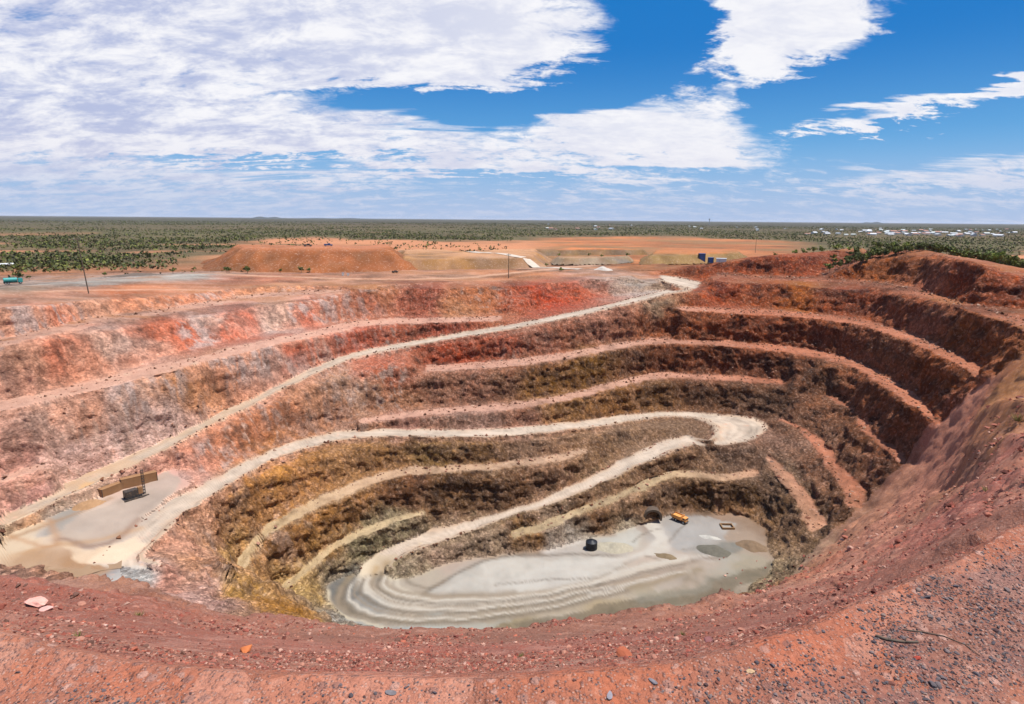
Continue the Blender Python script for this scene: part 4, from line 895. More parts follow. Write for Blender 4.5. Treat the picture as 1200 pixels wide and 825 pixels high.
# ------------------------------------------------------------------ waste dumps and banks beyond the rim
def dump(name, label, toe_uv, depth, h, cols, zb=-47.0, seed=0, slope=0.72, hfun=None, ridge=1.0):
    F_ = np.array([at(np.array(float(u)), np.array(float(v)), zb)[:2] for u, v in toe_uv])
    dirs = F_ / np.linalg.norm(F_, axis=1, keepdims=True)
    B_ = (F_ + dirs * depth)[::-1]
    poly = np.vstack([F_, B_])
    lo, hi = poly.min(0) - 3, poly.max(0) + 3; st = 1.6
    gx, gy = np.meshgrid(np.arange(lo[0], hi[0], st), np.arange(lo[1], hi[1], st))
    wx = gx + 9 * vnoise(gx / 30 + seed, gy / 30, 0 * gx) + 3 * vnoise(gx / 8, gy / 8 + seed, 0 * gx)
    wy = gy + 9 * vnoise(gx / 30, gy / 30 + 5 + seed, 0 * gx) + 3 * vnoise(gx / 8 + 9, gy / 8, 0 * gx)
    ins = inside_poly(poly, wx, wy); dist = np.full(gx.shape, 1e9)
    x0, y0 = poly[-1]
    for x1, y1 in poly:
        ex, ey = x1 - x0, y1 - y0; t = np.clip(((wx - x0) * ex + (wy - y0) * ey) / (ex * ex + ey * ey + 1e-9), 0, 1)
        dist = np.minimum(dist, np.hypot(wx - x0 - t * ex, wy - y0 - t * ey)); x0, y0 = x1, y1
    dist = np.where(ins, dist, -dist)
    H_ = h * (1 if hfun is None else hfun(gx, gy))
    gull = 0.6 * fbm(gx * ridge, gy * 0.6, 0 * gx, 11, 4) + 0.5 * fbm(gx, gy, 0 * gx, 34, 2)
    zz = zb - 0.6 + np.minimum(np.maximum(dist, -2) * slope * (1 + 0.35 * gull), H_ + 3.5 * fbm(gx, gy, 0 * gx, 45, 3)) + 0.4 * fbm(gx, gy, 0 * gx, 4, 2)
    n0, n1 = gx.shape
    vi = np.arange(n0 * n1).reshape(n0, n1)
    q_ = np.stack([vi[:-1, :-1], vi[:-1, 1:], vi[1:, 1:], vi[1:, :-1]], -1).reshape(-1, 4)
    keep = (dist.ravel()[q_] > -2).all(1); q_ = q_[keep]
    used, inv = np.unique(q_, return_inverse=True)
    vv_ = np.stack([gx, gy, zz], -1).reshape(-1, 3)[used]
    c0, c1, c2 = [np.array(lin(*c)) for c in cols]
    a = np.clip(0.5 + 1.5 * fbm(vv_[:, 0], vv_[:, 1], vv_[:, 2], 26, 3), 0, 1)[:, None]; top = np.clip((vv_[:, 2] - zb) / (h + 0.1) * 6 - 5, 0, 1)[:, None]
    cc = (c0 * a + c1 * (1 - a)) * (1 + 0.9 * gull.ravel()[used][:, None]); cc = cc * (1 - top) + c2 * top
    o = link(name, mesh_np(name, vv_, inv.reshape(-1, 4), TM['plain'], True, np.clip(cc, 0.01, 0.8)))
    return tag(o, label, 'dump', None, 'structure')
dump('waste_dump', 'flat-topped orange waste dump beyond the left rim', [(238,319),(270,321.5),(330,322),(400,322),(450,321),(490,318)], 150, 20, [(134,78,46), (112,68,38), (158,100,70)], zb=-46.5, seed=1, slope=0.58)
dump('waste_dump', 'lower grey-brown waste dump right of the orange one', [(455,316.5),(490,318),(550,319),(600,318),(645,315.5)], 170, 12, [(138,108,86), (142,100,54), (170,126,92)], zb=-46.5, seed=4)
dump('earth_bank', 'low ochre bank behind the blue bins', [(752,309),(790,308),(830,307.5),(875,305)], 110, 9, [(124,98,62), (104,82,50), (160,100,60)], zb=-45, seed=7)
dump('earth_bank', 'dark rubble bank at the back of the orange field', [(618,300),(660,300),(700,299.5),(760,299)], 60, 8, [(104,86,68), (124,92,54), (176,108,66)], zb=-47, seed=9)
def hill(name, label, u, v, wpx, hpx, dist):
    d = ray(np.array(float(u)), np.array(float(v))); d = d / math.hypot(d[0], d[1]); c = d * dist
    W_ = wpx / 715 * dist; Hh = hpx / 715 * dist
    n = 40; b = bmesh.new(); vs2 = []
    for i in range(n + 1):
        row = []
        for j in range(9):
            s_, t_2 = i / n * 2 - 1, j / 8 * 2 - 1
            p_ = Vector((c[0] + s_ * W_ / 2 * d[1] - t_2 * W_ * 0.3 * -d[0], c[1] - s_ * W_ / 2 * d[0] + t_2 * W_ * 0.3 * d[1], 0))
            h_ = Hh * max(0, (1 - s_ * s_)) ** 1.5 * max(0, 1 - t_2 * t_2) * (1 + 0.25 * math.sin(s_ * 9 + u))
            row.append(b.verts.new((p_.x, p_.y, -48 + h_)))
        vs2.append(row)
    for i in range(n):
        for j in range(8): b.faces.new((vs2[i][j], vs2[i + 1][j], vs2[i + 1][j + 1], vs2[i][j + 1]))
    me = bpy.data.meshes.new(name); b.to_mesh(me); b.free(); me.materials.append(HILL_M)
    tag(link(name, me), label, 'hill', None, 'structure')
HILL_M = mat('hazed_scrub', (0.05, 0.06, 0.06), 1.0, scale=0.002)  # scrub colour with blue-grey haze already mixed in
hill('hill', 'low far hill on the left horizon', 312, 256, 50, 2.0, 22000)
hill('hill', 'tiny far hill on the right horizon', 1024, 261, 30, 1.5, 26000)
hill('hill', 'long low rise on the left horizon', 395, 256, 120, 1.2, 24000)

# ------------------------------------------------------------------ scrub and trees
FOL = attr_mat('gum_leaves', 'leaf_colour', 0.75, 0.5, 0.0)
BARK = mat('bark', (0.16, 0.11, 0.08), 0.95)
GREENS = [(94,98,52), (80,88,50), (104,104,60), (88,88,58), (110,114,56), (72,78,46)]
def crown_mesh(name, w, h, z0, n, leaf, seed, cols):
    r = np.random.default_rng(seed)
    k = 9; cl = r.normal(0, 0.42, (k, 3)) * np.array([w / 2, w / 2, h * 0.40]) + np.array([0, 0, z0 + h * 0.5]); cs = r.uniform(0.22, 0.42, k) * w * 0.5
    pick = r.integers(0, k, n); p = r.normal(0, 1, (n, 3)); p /= np.linalg.norm(p, axis=1, keepdims=True)
    p = cl[pick] + p * (cs[pick] * r.uniform(0.55, 1.05, n))[:, None] * np.array([1.15, 1.15, 0.8]); p[:, 2] = np.maximum(p[:, 2], z0 * 0.5)
    a = r.normal(0, 1, (n, 3)); a /= np.linalg.norm(a, axis=1, keepdims=True); b_ = np.cross(a, r.normal(0, 1, (n, 3))); b_ /= np.linalg.norm(b_, axis=1, keepdims=True)
    s = (leaf * r.uniform(0.6, 1.3, n))[:, None]
    vv_ = np.stack([p - a * s, p + b_ * s * 0.6, p + a * s, p - b_ * s * 0.6], 1).reshape(-1, 3)
    cc = np.array([lin(*cols[i]) for i in r.integers(0, len(cols), k)])[pick] * r.uniform(0.7, 1.3, (n, 1)) * 1.05
    return mesh_np(name, vv_, np.arange(n * 4).reshape(n, 4), FOL, False, np.repeat(cc, 4, 0), 'leaf_colour')
def trunk_mesh(name, h, r0, seed):
    rr = random.Random(seed); b = MB(); top = Vector((rr.uniform(-.3, .3), rr.uniform(-.3, .3), h))
    b.cyl((0, 0, -0.4), top, r0, r0 * 0.55, 7)
    for k in range(4):
        a = k * 1.6 + rr.random(); b.cyl(top * rr.uniform(0.55, 0.95), top + Vector((math.cos(a) * h * 0.7, math.sin(a) * h * 0.7, h * rr.uniform(0.4, 0.9))), r0 * 0.45, r0 * 0.15, 5)
    bmesh.ops.recalc_face_normals(b.b, faces=b.b.faces[:]); me = bpy.data.meshes.new(name); b.b.to_mesh(me); b.b.free(); me.materials.append(BARK); return me
CROWNS = [crown_mesh('crown', 5.0, 4.0, 1.4, 260, 0.5, 40 + i, [GREENS[i % 6], GREENS[(i + 1) % 6], GREENS[(i + 4) % 6]]) for i in range(6)]
TRUNKS = [trunk_mesh('trunk', 1.9, 0.16, 60 + i) for i in range(3)]
BUSHES = [crown_mesh('crown', 4.4, 3.2, 0.3, 240, 0.42, 80 + i, [(112,122,52), (98,110,50), (90,98,54), (122,122,66)]) for i in range(4)]
STEMS = [trunk_mesh('trunk', 0.8, 0.10, 90 + i) for i in range(2)]
def tree(name, label, group, x, y, z, s, i, bush=False):
    t = thing(name, label, 'bush' if bush else 'tree', (x, y, z), rnd.uniform(0, 6.28), group, s)
    link('crown', (BUSHES if bush else CROWNS)[i % (4 if bush else 6)], t); link('trunk', (STEMS if bush else TRUNKS)[i % (2 if bush else 3)], t)
    return t
# bushes just behind the right rim
rim_bush = [(908,299,.8),(931,295,1.2),(943,293,1.4),(953,292,1.5),(962,291,1.1),(980,289,1.2),(1001,287,1.0),(1026,284,1.5),(1046,285,1.2),(1078,287,1.4),(1090,289,1.6),(1100,292,1.6),(1112,293,1.5),(1122,296,1.6),(1135,297,1.7),(1146,300,1.7),(1157,300,1.9),(1168,304,1.9),(1178,305,2.0),(1189,309,1.7),(1196,313,1.5),(1060,286,1.1),(1130,300,1.3),(1152,296,1.3),(1172,298,1.4),(1185,302,1.5)]
ORD = 'first second third fourth fifth sixth seventh eighth ninth tenth eleventh twelfth thirteenth fourteenth fifteenth sixteenth seventeenth eighteenth nineteenth twentieth twenty-first twenty-second twenty-third twenty-fourth twenty-fifth twenty-sixth'.split()
for i, (u, v, s) in enumerate(sorted(rim_bush)):
    d = ray(np.array(float(u)), np.array(300.0)); d = d / math.hypot(d[0], d[1])
    rc_ = np.array([math.hypot(d[0] * r_, d[1] * r_) for r_ in (1,)])[0]
    # first stand beyond the rim crest on this bearing
    t_b = math.atan2(d[0], d[1]); j = int(round((t_b - cols_t[0]) / (cols_t[1] - cols_t[0]))); ii = np.argmax(V[:, j, 2] + 1000 * (rows_r < 200) * -1)
    rcol = np.hypot(V[:, j, 0], V[:, j, 1]); sel = (rcol > 180) & (rcol < 560); ic = np.where(sel)[0][np.argmax((V[:, j, 2] / rcol)[sel])]
    r_ = rcol[ic] + 7 + 5 * rnd.random(); zz = surf_z(d[0] * r_, d[1] * r_)
    ct = at(np.array(float(u)), np.array(float(v)), -5.0); el_ = ct[2] / math.hypot(ct[0], ct[1])
    want = max(2.5, el_ * r_ + 4.0 * s * 0.35 - zz)          # reach to the height seen
    tree('bush', ORD[i] + ' bush from the left in the row behind the right pit rim', 'bushes behind the right rim', d[0] * r_, d[1] * r_, zz, min(max(want / 3.3, 0.7), 2.2), i, True)
# named bushes
p = onplain(490, 311, -46); tree('bush', 'lone bright green bush at the foot of the grey-brown waste dump', None, p.x, p.y, surf_z(p.x, p.y), 2.3, 0, True)
p = spot(658, 318.5, 300); tree('bush', 'small yellow-green bush on the rim above the red wall', None, p.x, p.y, p.z, 1.1, 1, True)
# stand of trees on the plain: the nearest ones singly, the rest as one mass
def veg_density(x, y):
    r_ = np.hypot(x, y); t = np.arctan2(x, y)
    pn_ = fbm(x, y, 0 * x, 420, 4)
    d_ = np.where(pn_ > 0.14, 0.12, 1.0)
    fld = (t > 0.0) & (t < 0.47) & (r_ < 1750 + 500 * pn_)
    d_ = np.where(fld, 0.0, d_)
    dm = (t > -0.50) & (t < 0.06) & (r_ < 780); d_ = np.where(dm, 0, d_)
    d_ = np.where((t < -0.30) & (r_ < 640), 0.05, d_)
    d_ = np.where((t > 0.45) & (r_ < 430), 0.0, d_)
    return d_
n_ = 120000
rr_ = np.exp(nrg.uniform(math.log(520), math.log(7500), n_)); tt_ = nrg.uniform(-0.80, 0.80, n_)
xx, yy = rr_ * np.sin(tt_), rr_ * np.cos(tt_)
ok = nrg.random(n_) < veg_density(xx, yy) * 0.62 * np.clip(0.75 + 1.4 * fbm(xx, yy, 0 * xx, 160, 3), 0.05, 1)
xx, yy, rr_ = xx[ok], yy[ok], rr_[ok]
od = np.argsort(rr_); xx, yy, rr_ = xx[od], yy[od], rr_[od]
NEAR = 270
for i in range(NEAR):
    tree('scrub_tree', 'small olive scrub tree among those nearest on the plain beyond the pit', 'scrub trees on the near plain', xx[i], yy[i], surf_z(xx[i], yy[i]), rnd.uniform(0.7, 1.35), i)
xx, yy, rr_ = xx[NEAR:], yy[NEAR:], rr_[NEAR:]
m_ = len(xx); kq = 5
sz = nrg.uniform(1.6, 3.3, m_) * (1 + np.clip((rr_ - 2500) / 6000, 0, .6))
cen = np.stack([xx, yy, np.full(m_, -47.0) + sz * 0.8], 1)
off = nrg.normal(0, 0.42, (m_, kq, 3)) * np.array([1.2, 1.2, 0.7]); pp = cen[:, None] + off * sz[:, None, None]
a = nrg.normal(0, 1, (m_, kq, 3)); a /= np.linalg.norm(a, axis=2, keepdims=True); b_ = np.cross(a, nrg.normal(0, 1, (m_, kq, 3))); b_ /= np.linalg.norm(b_, axis=2, keepdims=True)
s_ = (sz[:, None] * nrg.uniform(0.35, 0.7, (m_, kq)))[..., None]
vv_ = np.stack([pp - a * s_, pp + b_ * s_ * 0.8, pp + a * s_, pp - b_ * s_ * 0.8], 2).reshape(-1, 3)
gcol = np.array([lin(*g) for g in GREENS + [(98,90,60), (86,84,62)]])[nrg.integers(0, 8, m_)] * nrg.uniform(0.7, 1.15, (m_, 1)) * 0.95
SC = mesh_np('scrub', vv_, np.arange(len(vv_)).reshape(-1, 4), FOL, False, np.repeat(gcol, kq * 4, 0), 'leaf_colour')
tag(link('scrub', SC), 'olive scrub covering the plain out to the horizon', 'scrub', None, 'stuff')

dump('earth_bank', 'grey rubble bank right of the pale dump track', [(648,308),(680,309),(715,308),(742,306)], 45, 6, [(120,110,100), (138,112,78), (160,118,84)], zb=-45, seed=13)
dump('earth_bank', 'long low olive bank between the grey dump and the orange field', [(500,304),(560,304),(620,303)], 60, 7, [(112,98,64), (134,104,70), (150,104,70)], zb=-47, seed=17)
for i, (u, v) in enumerate([(560,306),(574,304),(598,303),(612,306),(640,303),(655,300),(690,299),(705,301),(735,299),(770,301),(786,299),(640,312),(628,311),(668,305),(530,300),(512,299)]):
    p = onplain(u, v, -46); tree('bush', 'low olive shrub on the bare ground behind the far rim', 'shrubs behind the far rim', p.x, p.y, surf_z(p.x, p.y), rnd.uniform(0.7, 1.3), i, True)

# ------------------------------------------------------------------ machines, bins and sheds
M_ORANGE = mat('orange_paint', (0.62, 0.27, 0.07), 0.5, dirt=(0.42, 0.30, 0.2)); M_BLACK = mat('black_rubber', (0.02, 0.02, 0.022), 0.8); M_DARK = mat('dark_steel', (0.06, 0.05, 0.045), 0.6, 0.3, dirt=(0.25, 0.16, 0.1))
M_BROWN = mat('rust_brown_paint', (0.25, 0.13, 0.06), 0.75, scale=0.6, dirt=(0.32, 0.20, 0.11)); M_BLUE = mat('blue_paint', (0.03, 0.09, 0.24), 0.5, dirt=(0.12, 0.12, 0.16)); M_WHITE = mat('white_paint', (0.55, 0.53, 0.50), 0.6, dirt=(0.5, 0.4, 0.32))
M_TEAL = mat('teal_paint', (0.03, 0.27, 0.26), 0.5, dirt=(0.2, 0.25, 0.2)); M_GLASS = mat('dark_glass', (0.02, 0.03, 0.035), 0.15, spec=0.5); M_GREY = mat('galvanised_steel', (0.42, 0.43, 0.44), 0.5, 0.5); M_WOOD = mat('weathered_wood', (0.10, 0.075, 0.055), 0.9, scale=6)
M_POLY = mat('black_poly', (0.012, 0.014, 0.018), 0.45)
def seat(u, v, rmin=150): 
    p = spot(u, v, rmin); p.z = surf_z(p.x, p.y); return p
def heading(p, ang=0.0): return -math.atan2(p.x, p.y) + math.radians(ang)     # 0 = local x to the right of the view
def wheel(parent, x, y, r, w):
    b = MB(); b.cyl((x, y - w / 2, r), (x, y + w / 2, r), r, n=18); t = b.build('wheel', M_BLACK, parent)
    b = MB(); s = -1 if y < 0 else 1; b.cyl((x, y + s * w * 0.5, r), (x, y + s * (w * 0.5 + 0.04), r), r * 0.5, n=12); b.build('rim', M_GREY, t)
# long brown steel containers on the loading platform
def container(label, p, rz, L, W_, H_, tilt=0.0):
    t = thing('shipping_container', label, 'container', p, rz); t.rotation_euler[1] = tilt
    b = MB(); b.box(-L / 2, L / 2, -W_ / 2, W_ / 2, 0.15, H_); b.build('body', M_BROWN, t)
    n = int(L / 0.5)
    b = MB(); b.box(-0.09, 0.09, -0.03, 0.03, 0.35, H_ - 0.2); rb = b.build('rib', M_BROWN, t)
    for i in range(n):
        for s in (-1, 1):
            r2 = rb if (i == 0 and s == -1) else rb.copy()
            if r2 is not rb: COL.objects.link(r2); r2.parent = t
            r2.location = (-L / 2 + (i + 0.5) * L / n, s * W_ / 2, 0)
    for z0, z1 in ((0.0, 0.22), (H_ - 0.16, H_ + 0.02)):
        for s in (-1, 1): b = MB(); b.box(-L / 2 - 0.04, L / 2 + 0.04, s * (W_ / 2 - 0.03) - 0.07, s * (W_ / 2 - 0.03) + 0.07, z0, z1); b.build('rail', M_BROWN, t)
    for sx in (-1, 1):
        for sy in (-1, 1): b = MB(); b.box(sx * L / 2 - 0.1, sx * L / 2 + 0.1, sy * W_ / 2 - 0.1, sy * W_ / 2 + 0.1, -0.02, H_ + 0.05); b.build('corner_post', M_DARK, t)
    for sy in (-1, 1): b = MB(); b.box(L / 2 + 0.02, L / 2 + 0.07, sy * W_ / 4 - W_ / 4.4, sy * W_ / 4 + W_ / 4.4, 0.3, H_ - 0.2); b.build('door', M_BROWN, t)
    return t
a_, b_ = seat(118, 583), seat(142, 571); c_, d_ = seat(142, 571), seat(184, 562)
def between(a, b, label, H_):
    m = (a + b) / 2; m.z = min(a.z, b.z) - 0.1; L = (b - a).to_2d().length
    return container(label, m, math.atan2(b.y - a.y, b.x - a.x), L, 2.6, H_)
between(a_, b_, 'lighter, shorter brown steel container at the left end of the platform pair', 3.1)
between(c_, d_, 'longer, darker brown steel container behind the drill rig on the platform', 3.9)
# drill rig
p = seat(156, 583); t = thing('drill_rig', 'dark brown tracked drill rig in front of the brown containers', 'drill rig', p, heading(p, 15), None, 1.35)
for s in (-1, 1):
    b = MB(); b.prism([(s * 1.1 - 0.28, 0.25), (s * 1.1 - 0.28, 0.75), (s * 1.1 + 0.28, 0.75), (s * 1.1 + 0.28, 0.25), (s * 1.1 + 0.2, 0.0), (s * 1.1 - 0.2, 0.0)], -2.0, 2.0); tr = b.build('track', M_BLACK, t)
    for k in range(5): b = MB(); b.cyl((-1.6 + k * 0.8, s * 1.1 - 0.3, 0.38), (-1.6 + k * 0.8, s * 1.1 + 0.3, 0.38), 0.3, n=10); b.build('roller', M_DARK, tr)
b = MB(); b.box(-2.1, 1.2, -1.1, 1.1, 0.8, 2.5, 0.08); b.build('engine_housing', M_DARK, t)
b = MB(); b.box(1.2, 2.4, -1.0, 0.2, 0.85, 2.9, 0.06); cb = b.build('cab', M_BROWN, t); b = MB(); b.box(2.36, 2.43, -0.9, 0.1, 1.7, 2.75); b.build('window', M_GLASS, cb)
b = MB()
for y in (-0.3, 0.3):
    for x in (2.7, 3.2): b.cyl((x, y, 0.2), (x, y, 7.6), 0.06, n=6)
for k in range(9): b.box(2.66, 3.24, -0.34, 0.34, 0.5 + k * 0.85, 0.58 + k * 0.85)
b.build('mast', M_DARK, t)
b = MB(); b.box(-2.6, 3.6, -1.9, -1.2, 0.0, 0.35); b.build('shadow_strip', M_DARK, t)  # dark strip standing in for the shadow at the rig's base
# dump truck by the portal
p = seat(797, 611); t = thing('dump_truck', 'orange dump truck parked by the tunnel portal on the pit floor', 'truck', p, heading(p, -32))
b = MB(); b.box(-3.9, 3.6, -0.7, 0.7, 0.8, 1.3, 0.05); b.build('chassis', M_DARK, t)
b = MB(); b.prism([(-1.55, 1.4), (-1.75, 3.2), (-1.6, 3.2), (-1.4, 1.65), (1.4, 1.65), (1.6, 3.2), (1.75, 3.2), (1.55, 1.4)], -4.2, 1.3)
b.box(1.15, 1.35, -1.7, 1.7, 1.4, 3.7); b.box(-4.0, 1.2, -1.45, 1.45, 2.3, 2.75, 0.2); b.build('tray', M_ORANGE, t)
b = MB(); b.box(1.7, 3.7, -1.4, 1.4, 1.2, 3.2, 0.15); cb = b.build('cab', M_ORANGE, t)
b = MB(); b.box(3.66, 3.73, -1.2, 1.2, 2.2, 3.0); b.build('windscreen', M_GLASS, cb)
for y in (-1, 1): b = MB(); b.box(2.2, 3.2, y * 1.40 - 0.03, y * 1.40 + 0.03, 2.2, 2.95); b.build('window', M_GLASS, cb)
b = MB(); b.box(3.6, 3.95, -1.5, 1.5, 0.7, 1.25, 0.06); b.build('bumper', M_DARK, t)
for y in (-0.9, 0.9): b = MB(); b.cyl((3.93, y, 1.4), (4.0, y, 1.4), 0.16, n=10); b.build('headlight', M_WHITE, t)
for x in (-3.0, -1.5, 2.7):
    for y in (-1.3, 1.3): wheel(t, x, y, 0.8, 0.6)
# tunnel portal
p = seat(764, 611); p.z -= 0.3; p += Vector((p.x, p.y, 0)).normalized() * 0.5; t = thing('tunnel_portal', 'dark arched tunnel portal at the foot of the pit wall', 'tunnel portal', p, heading(p, 14))
def arch(r_, h, n=16): return [(-r_, 0)] + [(-r_ * math.cos(math.pi * i / n), h + r_ * 0.85 * math.sin(math.pi * i / n)) for i in range(n + 1)] + [(r_, 0)]
ROCKM = mat('shotcrete', (0.09, 0.065, 0.05), 0.95, scale=0.8, bump=0.3); M_VOID = mat('tunnel_darkness', (0.012, 0.010, 0.009), 1.0)
def tube(outer, inner, y0, y1, name, m_, par):
    b = bmesh.new(); n = len(outer); L_ = []
    for prof, y in ((outer, y0), (inner, y0), (inner, y1), (outer, y1)): L_.append([b.verts.new((x, y, z)) for x, z in prof])
    for k in range(4):
        A_, B_ = L_[k], L_[(k + 1) % 4]
        for i in range(n - 1): b.faces.new((A_[i], A_[i + 1], B_[i + 1], B_[i]))
    bmesh.ops.recalc_face_normals(b, faces=b.faces[:]); me = bpy.data.meshes.new(name); b.to_mesh(me); b.free(); me.materials.append(m_); return link(name, me, par)
tube(arch(4.3, 2.0), arch(3.5, 1.9), -1.2, 12, 'lining', ROCKM, t)
tube(arch(4.5, 2.0), arch(3.45, 1.88), -1.7, -1.2, 'collar', mat('portal_concrete', (0.10, 0.075, 0.055), 0.9, scale=1.0), t)
b = MB(); b.box(-3.5, 3.5, 9, 9.3, 0, 5.2); b.build('dark_end', M_VOID, t)  # near-black sheet painted in for the darkness inside the tunnel
# black tank
p = seat(693, 643); t = thing('water_tank', 'round black tank standing on the pit floor under the dark wall', 'tank', p, heading(p))
b = MB(); b.cyl((0, 0, -0.3), (0, 0, 3.6), 2.6, n=28); b.cyl((0, 0, 3.6), (0, 0, 4.5), 2.6, 0.7, n=28)
for k in range(5): b.cyl((0, 0, 0.4 + k * 0.65), (0, 0, 0.55 + k * 0.65), 2.66, n=28)
b.build('shell', M_POLY, t, False)
b = MB(); b.cyl((0, 0, 4.45), (0, 0, 4.75), 0.55, n=16); b.build('lid', M_POLY, t)
b = MB(); b.cyl((-2.5, -0.8, 0.3), (-3.7, -1.2, 0.3), 0.16, n=10); b.cyl((-3.7, -1.2, 0.3), (-3.7, -1.2, -0.2), 0.16, n=10); b.build('outlet_pipe', M_DARK, t)
# steel frame on the floor
p = seat(852, 618); t = thing('timber_frame', 'low square brown frame lying at the back of the pit floor', 'frame', p, heading(p, 20))
for x0, x1, y0, y1 in ((-3, 3, -2.4, -1.9), (-3, 3, 1.9, 2.4), (-3, -2.5, -1.9, 1.9), (2.5, 3, -1.9, 1.9)): b = MB(); b.box(x0, x1, y0, y1, -0.2, 1.0, 0.05); b.build('beam', mat('brown_timber', (0.24, 0.14, 0.07), 0.9), t)
# stockpiles
def heap(name, label, u, v, rx, ry, h, col, seed, rmin=150, cat='stockpile'):
    p = seat(u, v, rmin); n = 30; r_ = np.random.default_rng(seed)
    gx, gy = np.meshgrid(np.linspace(-1.15, 1.15, n), np.linspace(-1.15, 1.15, n))
    wob_ = 0.35 * vnoise(gx * 2 + seed, gy * 2, 0 * gx) ; d = np.hypot(gx, gy) + wob_
    z = h * np.clip(1 - d, -0.25, 1) ** 1.0 + 0.25 * h * fbm(gx * 4 + seed, gy * 4, 0 * gx, 1.0, 3) * np.clip(1.1 - d, 0, 1)
    vv_ = np.stack([gx * rx, gy * ry, z], -1).reshape(-1, 3); vi = np.arange(n * n).reshape(n, n); q_ = np.stack([vi[:-1, :-1], vi[:-1, 1:], vi[1:, 1:], vi[1:, :-1]], -1).reshape(-1, 4)
    me = mesh_np(name, vv_, q_, mat(name + '_dirt', lin(*col), 0.95, scale=0.9, var=0.35, bump=0.25), True)
    o = link(name, me); o.location = p; o.rotation_euler[2] = heading(p); return tag(o, label, cat)
heap('sand_heap', 'small orange sand heap on the platform left of the containers', 104, 592, 5.2, 3.2, 2.0, (150,116,84), 1)
heap('gravel_stockpile', 'grey gravel stockpile on the right of the pit floor', 838, 646, 7.5, 5, 2.6, (92,88,78), 2)
heap('gravel_stockpile', 'pale grey gravel stockpile just right of the black tank', 724, 642, 8.5, 5, 2.2, (150,142,124), 3)
heap('spoil_heap', 'low brown spoil heap in front of the tunnel portal track', 780, 652, 5.0, 2.4, 1.5, (112,96,74), 4)
heap('spoil_heap', 'orange earth heap at the far right end of the pit floor', 882, 640, 7, 5, 2.6, (112,92,72), 5)
heap('gravel_stockpile', 'whitish gravel strip behind the grey stockpile', 832, 630, 5.0, 2.0, 1.0, (160,156,148), 6)
heap('rubble_heap', 'pale rubble heap on the rim at the end of the white road', 706, 317, 8, 5, 3.4, (176,166,156), 7, 300)
heap('rubble_heap', 'dark grey rubble heap on the left rim beside the graded road', 160, 324, 22, 5, 2.4, (96,84,76), 8, 250)
# blue bins beyond the rim
def bluebin(u, v, w, h, label):
    p = spot(u, v, 420); p.z = surf_z(p.x, p.y); t = thing('ore_bin', label, 'bin', p, heading(p, 8))
    b = MB(); b.box(-w / 2, w / 2, -w / 2, w / 2, h * 0.28, h, 0.1); b.box(-w / 2, w / 2, -w / 2, w / 2, h * 0.05, h * 0.28, taper=None); b.build('hopper', M_BLUE, t)
    for sx in (-1, 1):
        for sy in (-1, 1): b = MB(); b.box(sx * w * .5 - .2, sx * w * .5 + .2, sy * w * .5 - .2, sy * w * .5 + .2, -0.5, h * 1.02); b.build('leg', M_DARK, t)
    b = MB(); b.box(-w * .56, w * .56, -w * .56, w * .56, h, h * 1.04); b.build('roof', M_BLUE, t)
    return t
bluebin(822, 309, 6.4, 11.5, 'tall dark blue steel bin on the far rim')
bluebin(832.5, 309, 4.0, 4.6, 'short blue steel bin right of the tall one')
p = spot(845, 309, 420); p.z = surf_z(p.x, p.y); t = thing('site_hut', 'low white hut right of the blue bins', 'hut', p, heading(p, 4))
b = MB(); b.box(-4, 4, -1.4, 1.4, 0, 3.0); w_ = b.build('wall', M_WHITE, t); b = MB(); b.prism([(-1.6, 3.0), (0, 3.5), (1.6, 3.0)], -4.2, 4.2); b.build('roof', M_GREY, t); b = MB(); b.box(-2, -1, -1.45, -1.38, 0, 2.1); b.build('door', M_GREY, t)
# vehicles along the rim
def pickup(label, p, rz, m_, s=1.0):
    t = thing('pickup', label, 'pickup', p, rz, None, s)
    b = MB(); b.prism([(-0.9, 0.55), (-0.95, 1.15), (0.95, 1.15), (0.9, 0.55)], -2.6, 2.6); b.build('body', m_, t)
    b = MB(); b.box(-0.5, 1.3, -0.85, 0.85, 1.15, 1.85, 0.05, taper=(0.8, 0.9)); cb = b.build('cab', m_, t)
    b = MB(); b.box(-0.35, 1.12, -0.87, 0.87, 1.3, 1.65, taper=(0.85, 0.95)); b.build('window', M_GLASS, cb)
    b = MB(); b.box(-2.55, -0.55, -0.95, 0.95, 1.15, 1.45); b.build('tray', m_, t)
    for x in (-1.7, 1.7):
        for y in (-0.85, 0.85): wheel(t, x, y, 0.4, 0.28)
    return t
def ontop(u, v, r_):
    d = ray(np.array(float(u)), np.array(float(v))); d = d / math.hypot(d[0], d[1]); return Vector((d[0] * r_, d[1] * r_, d[2] * r_))
dpt = bpy.context.evaluated_depsgraph_get(); bpy.context.view_layer.update()
def drop(x, y):
    dg = bpy.context.evaluated_depsgraph_get(); ok_, loc, *_ = scene.ray_cast(dg, Vector((x, y, 60)), Vector((0, 0, -1))); return loc.z if ok_ else -47
q = ontop(385, 292.5, 600); q.z = drop(q.x, q.y); pickup('blue pickup on top of the orange waste dump', q, heading(q), M_BLUE, 1.5)
q = ontop(361, 291.5, 600); q.z = drop(q.x, q.y); pickup('dark grey pickup left of the blue one on the orange waste dump', q, heading(q, 10), M_DARK, 1.4)
q = spot(463, 320, 320); q.z = drop(q.x, q.y); pickup('small dark pickup on the rim below the waste dumps', q, heading(q, 30), M_DARK, 1.0)
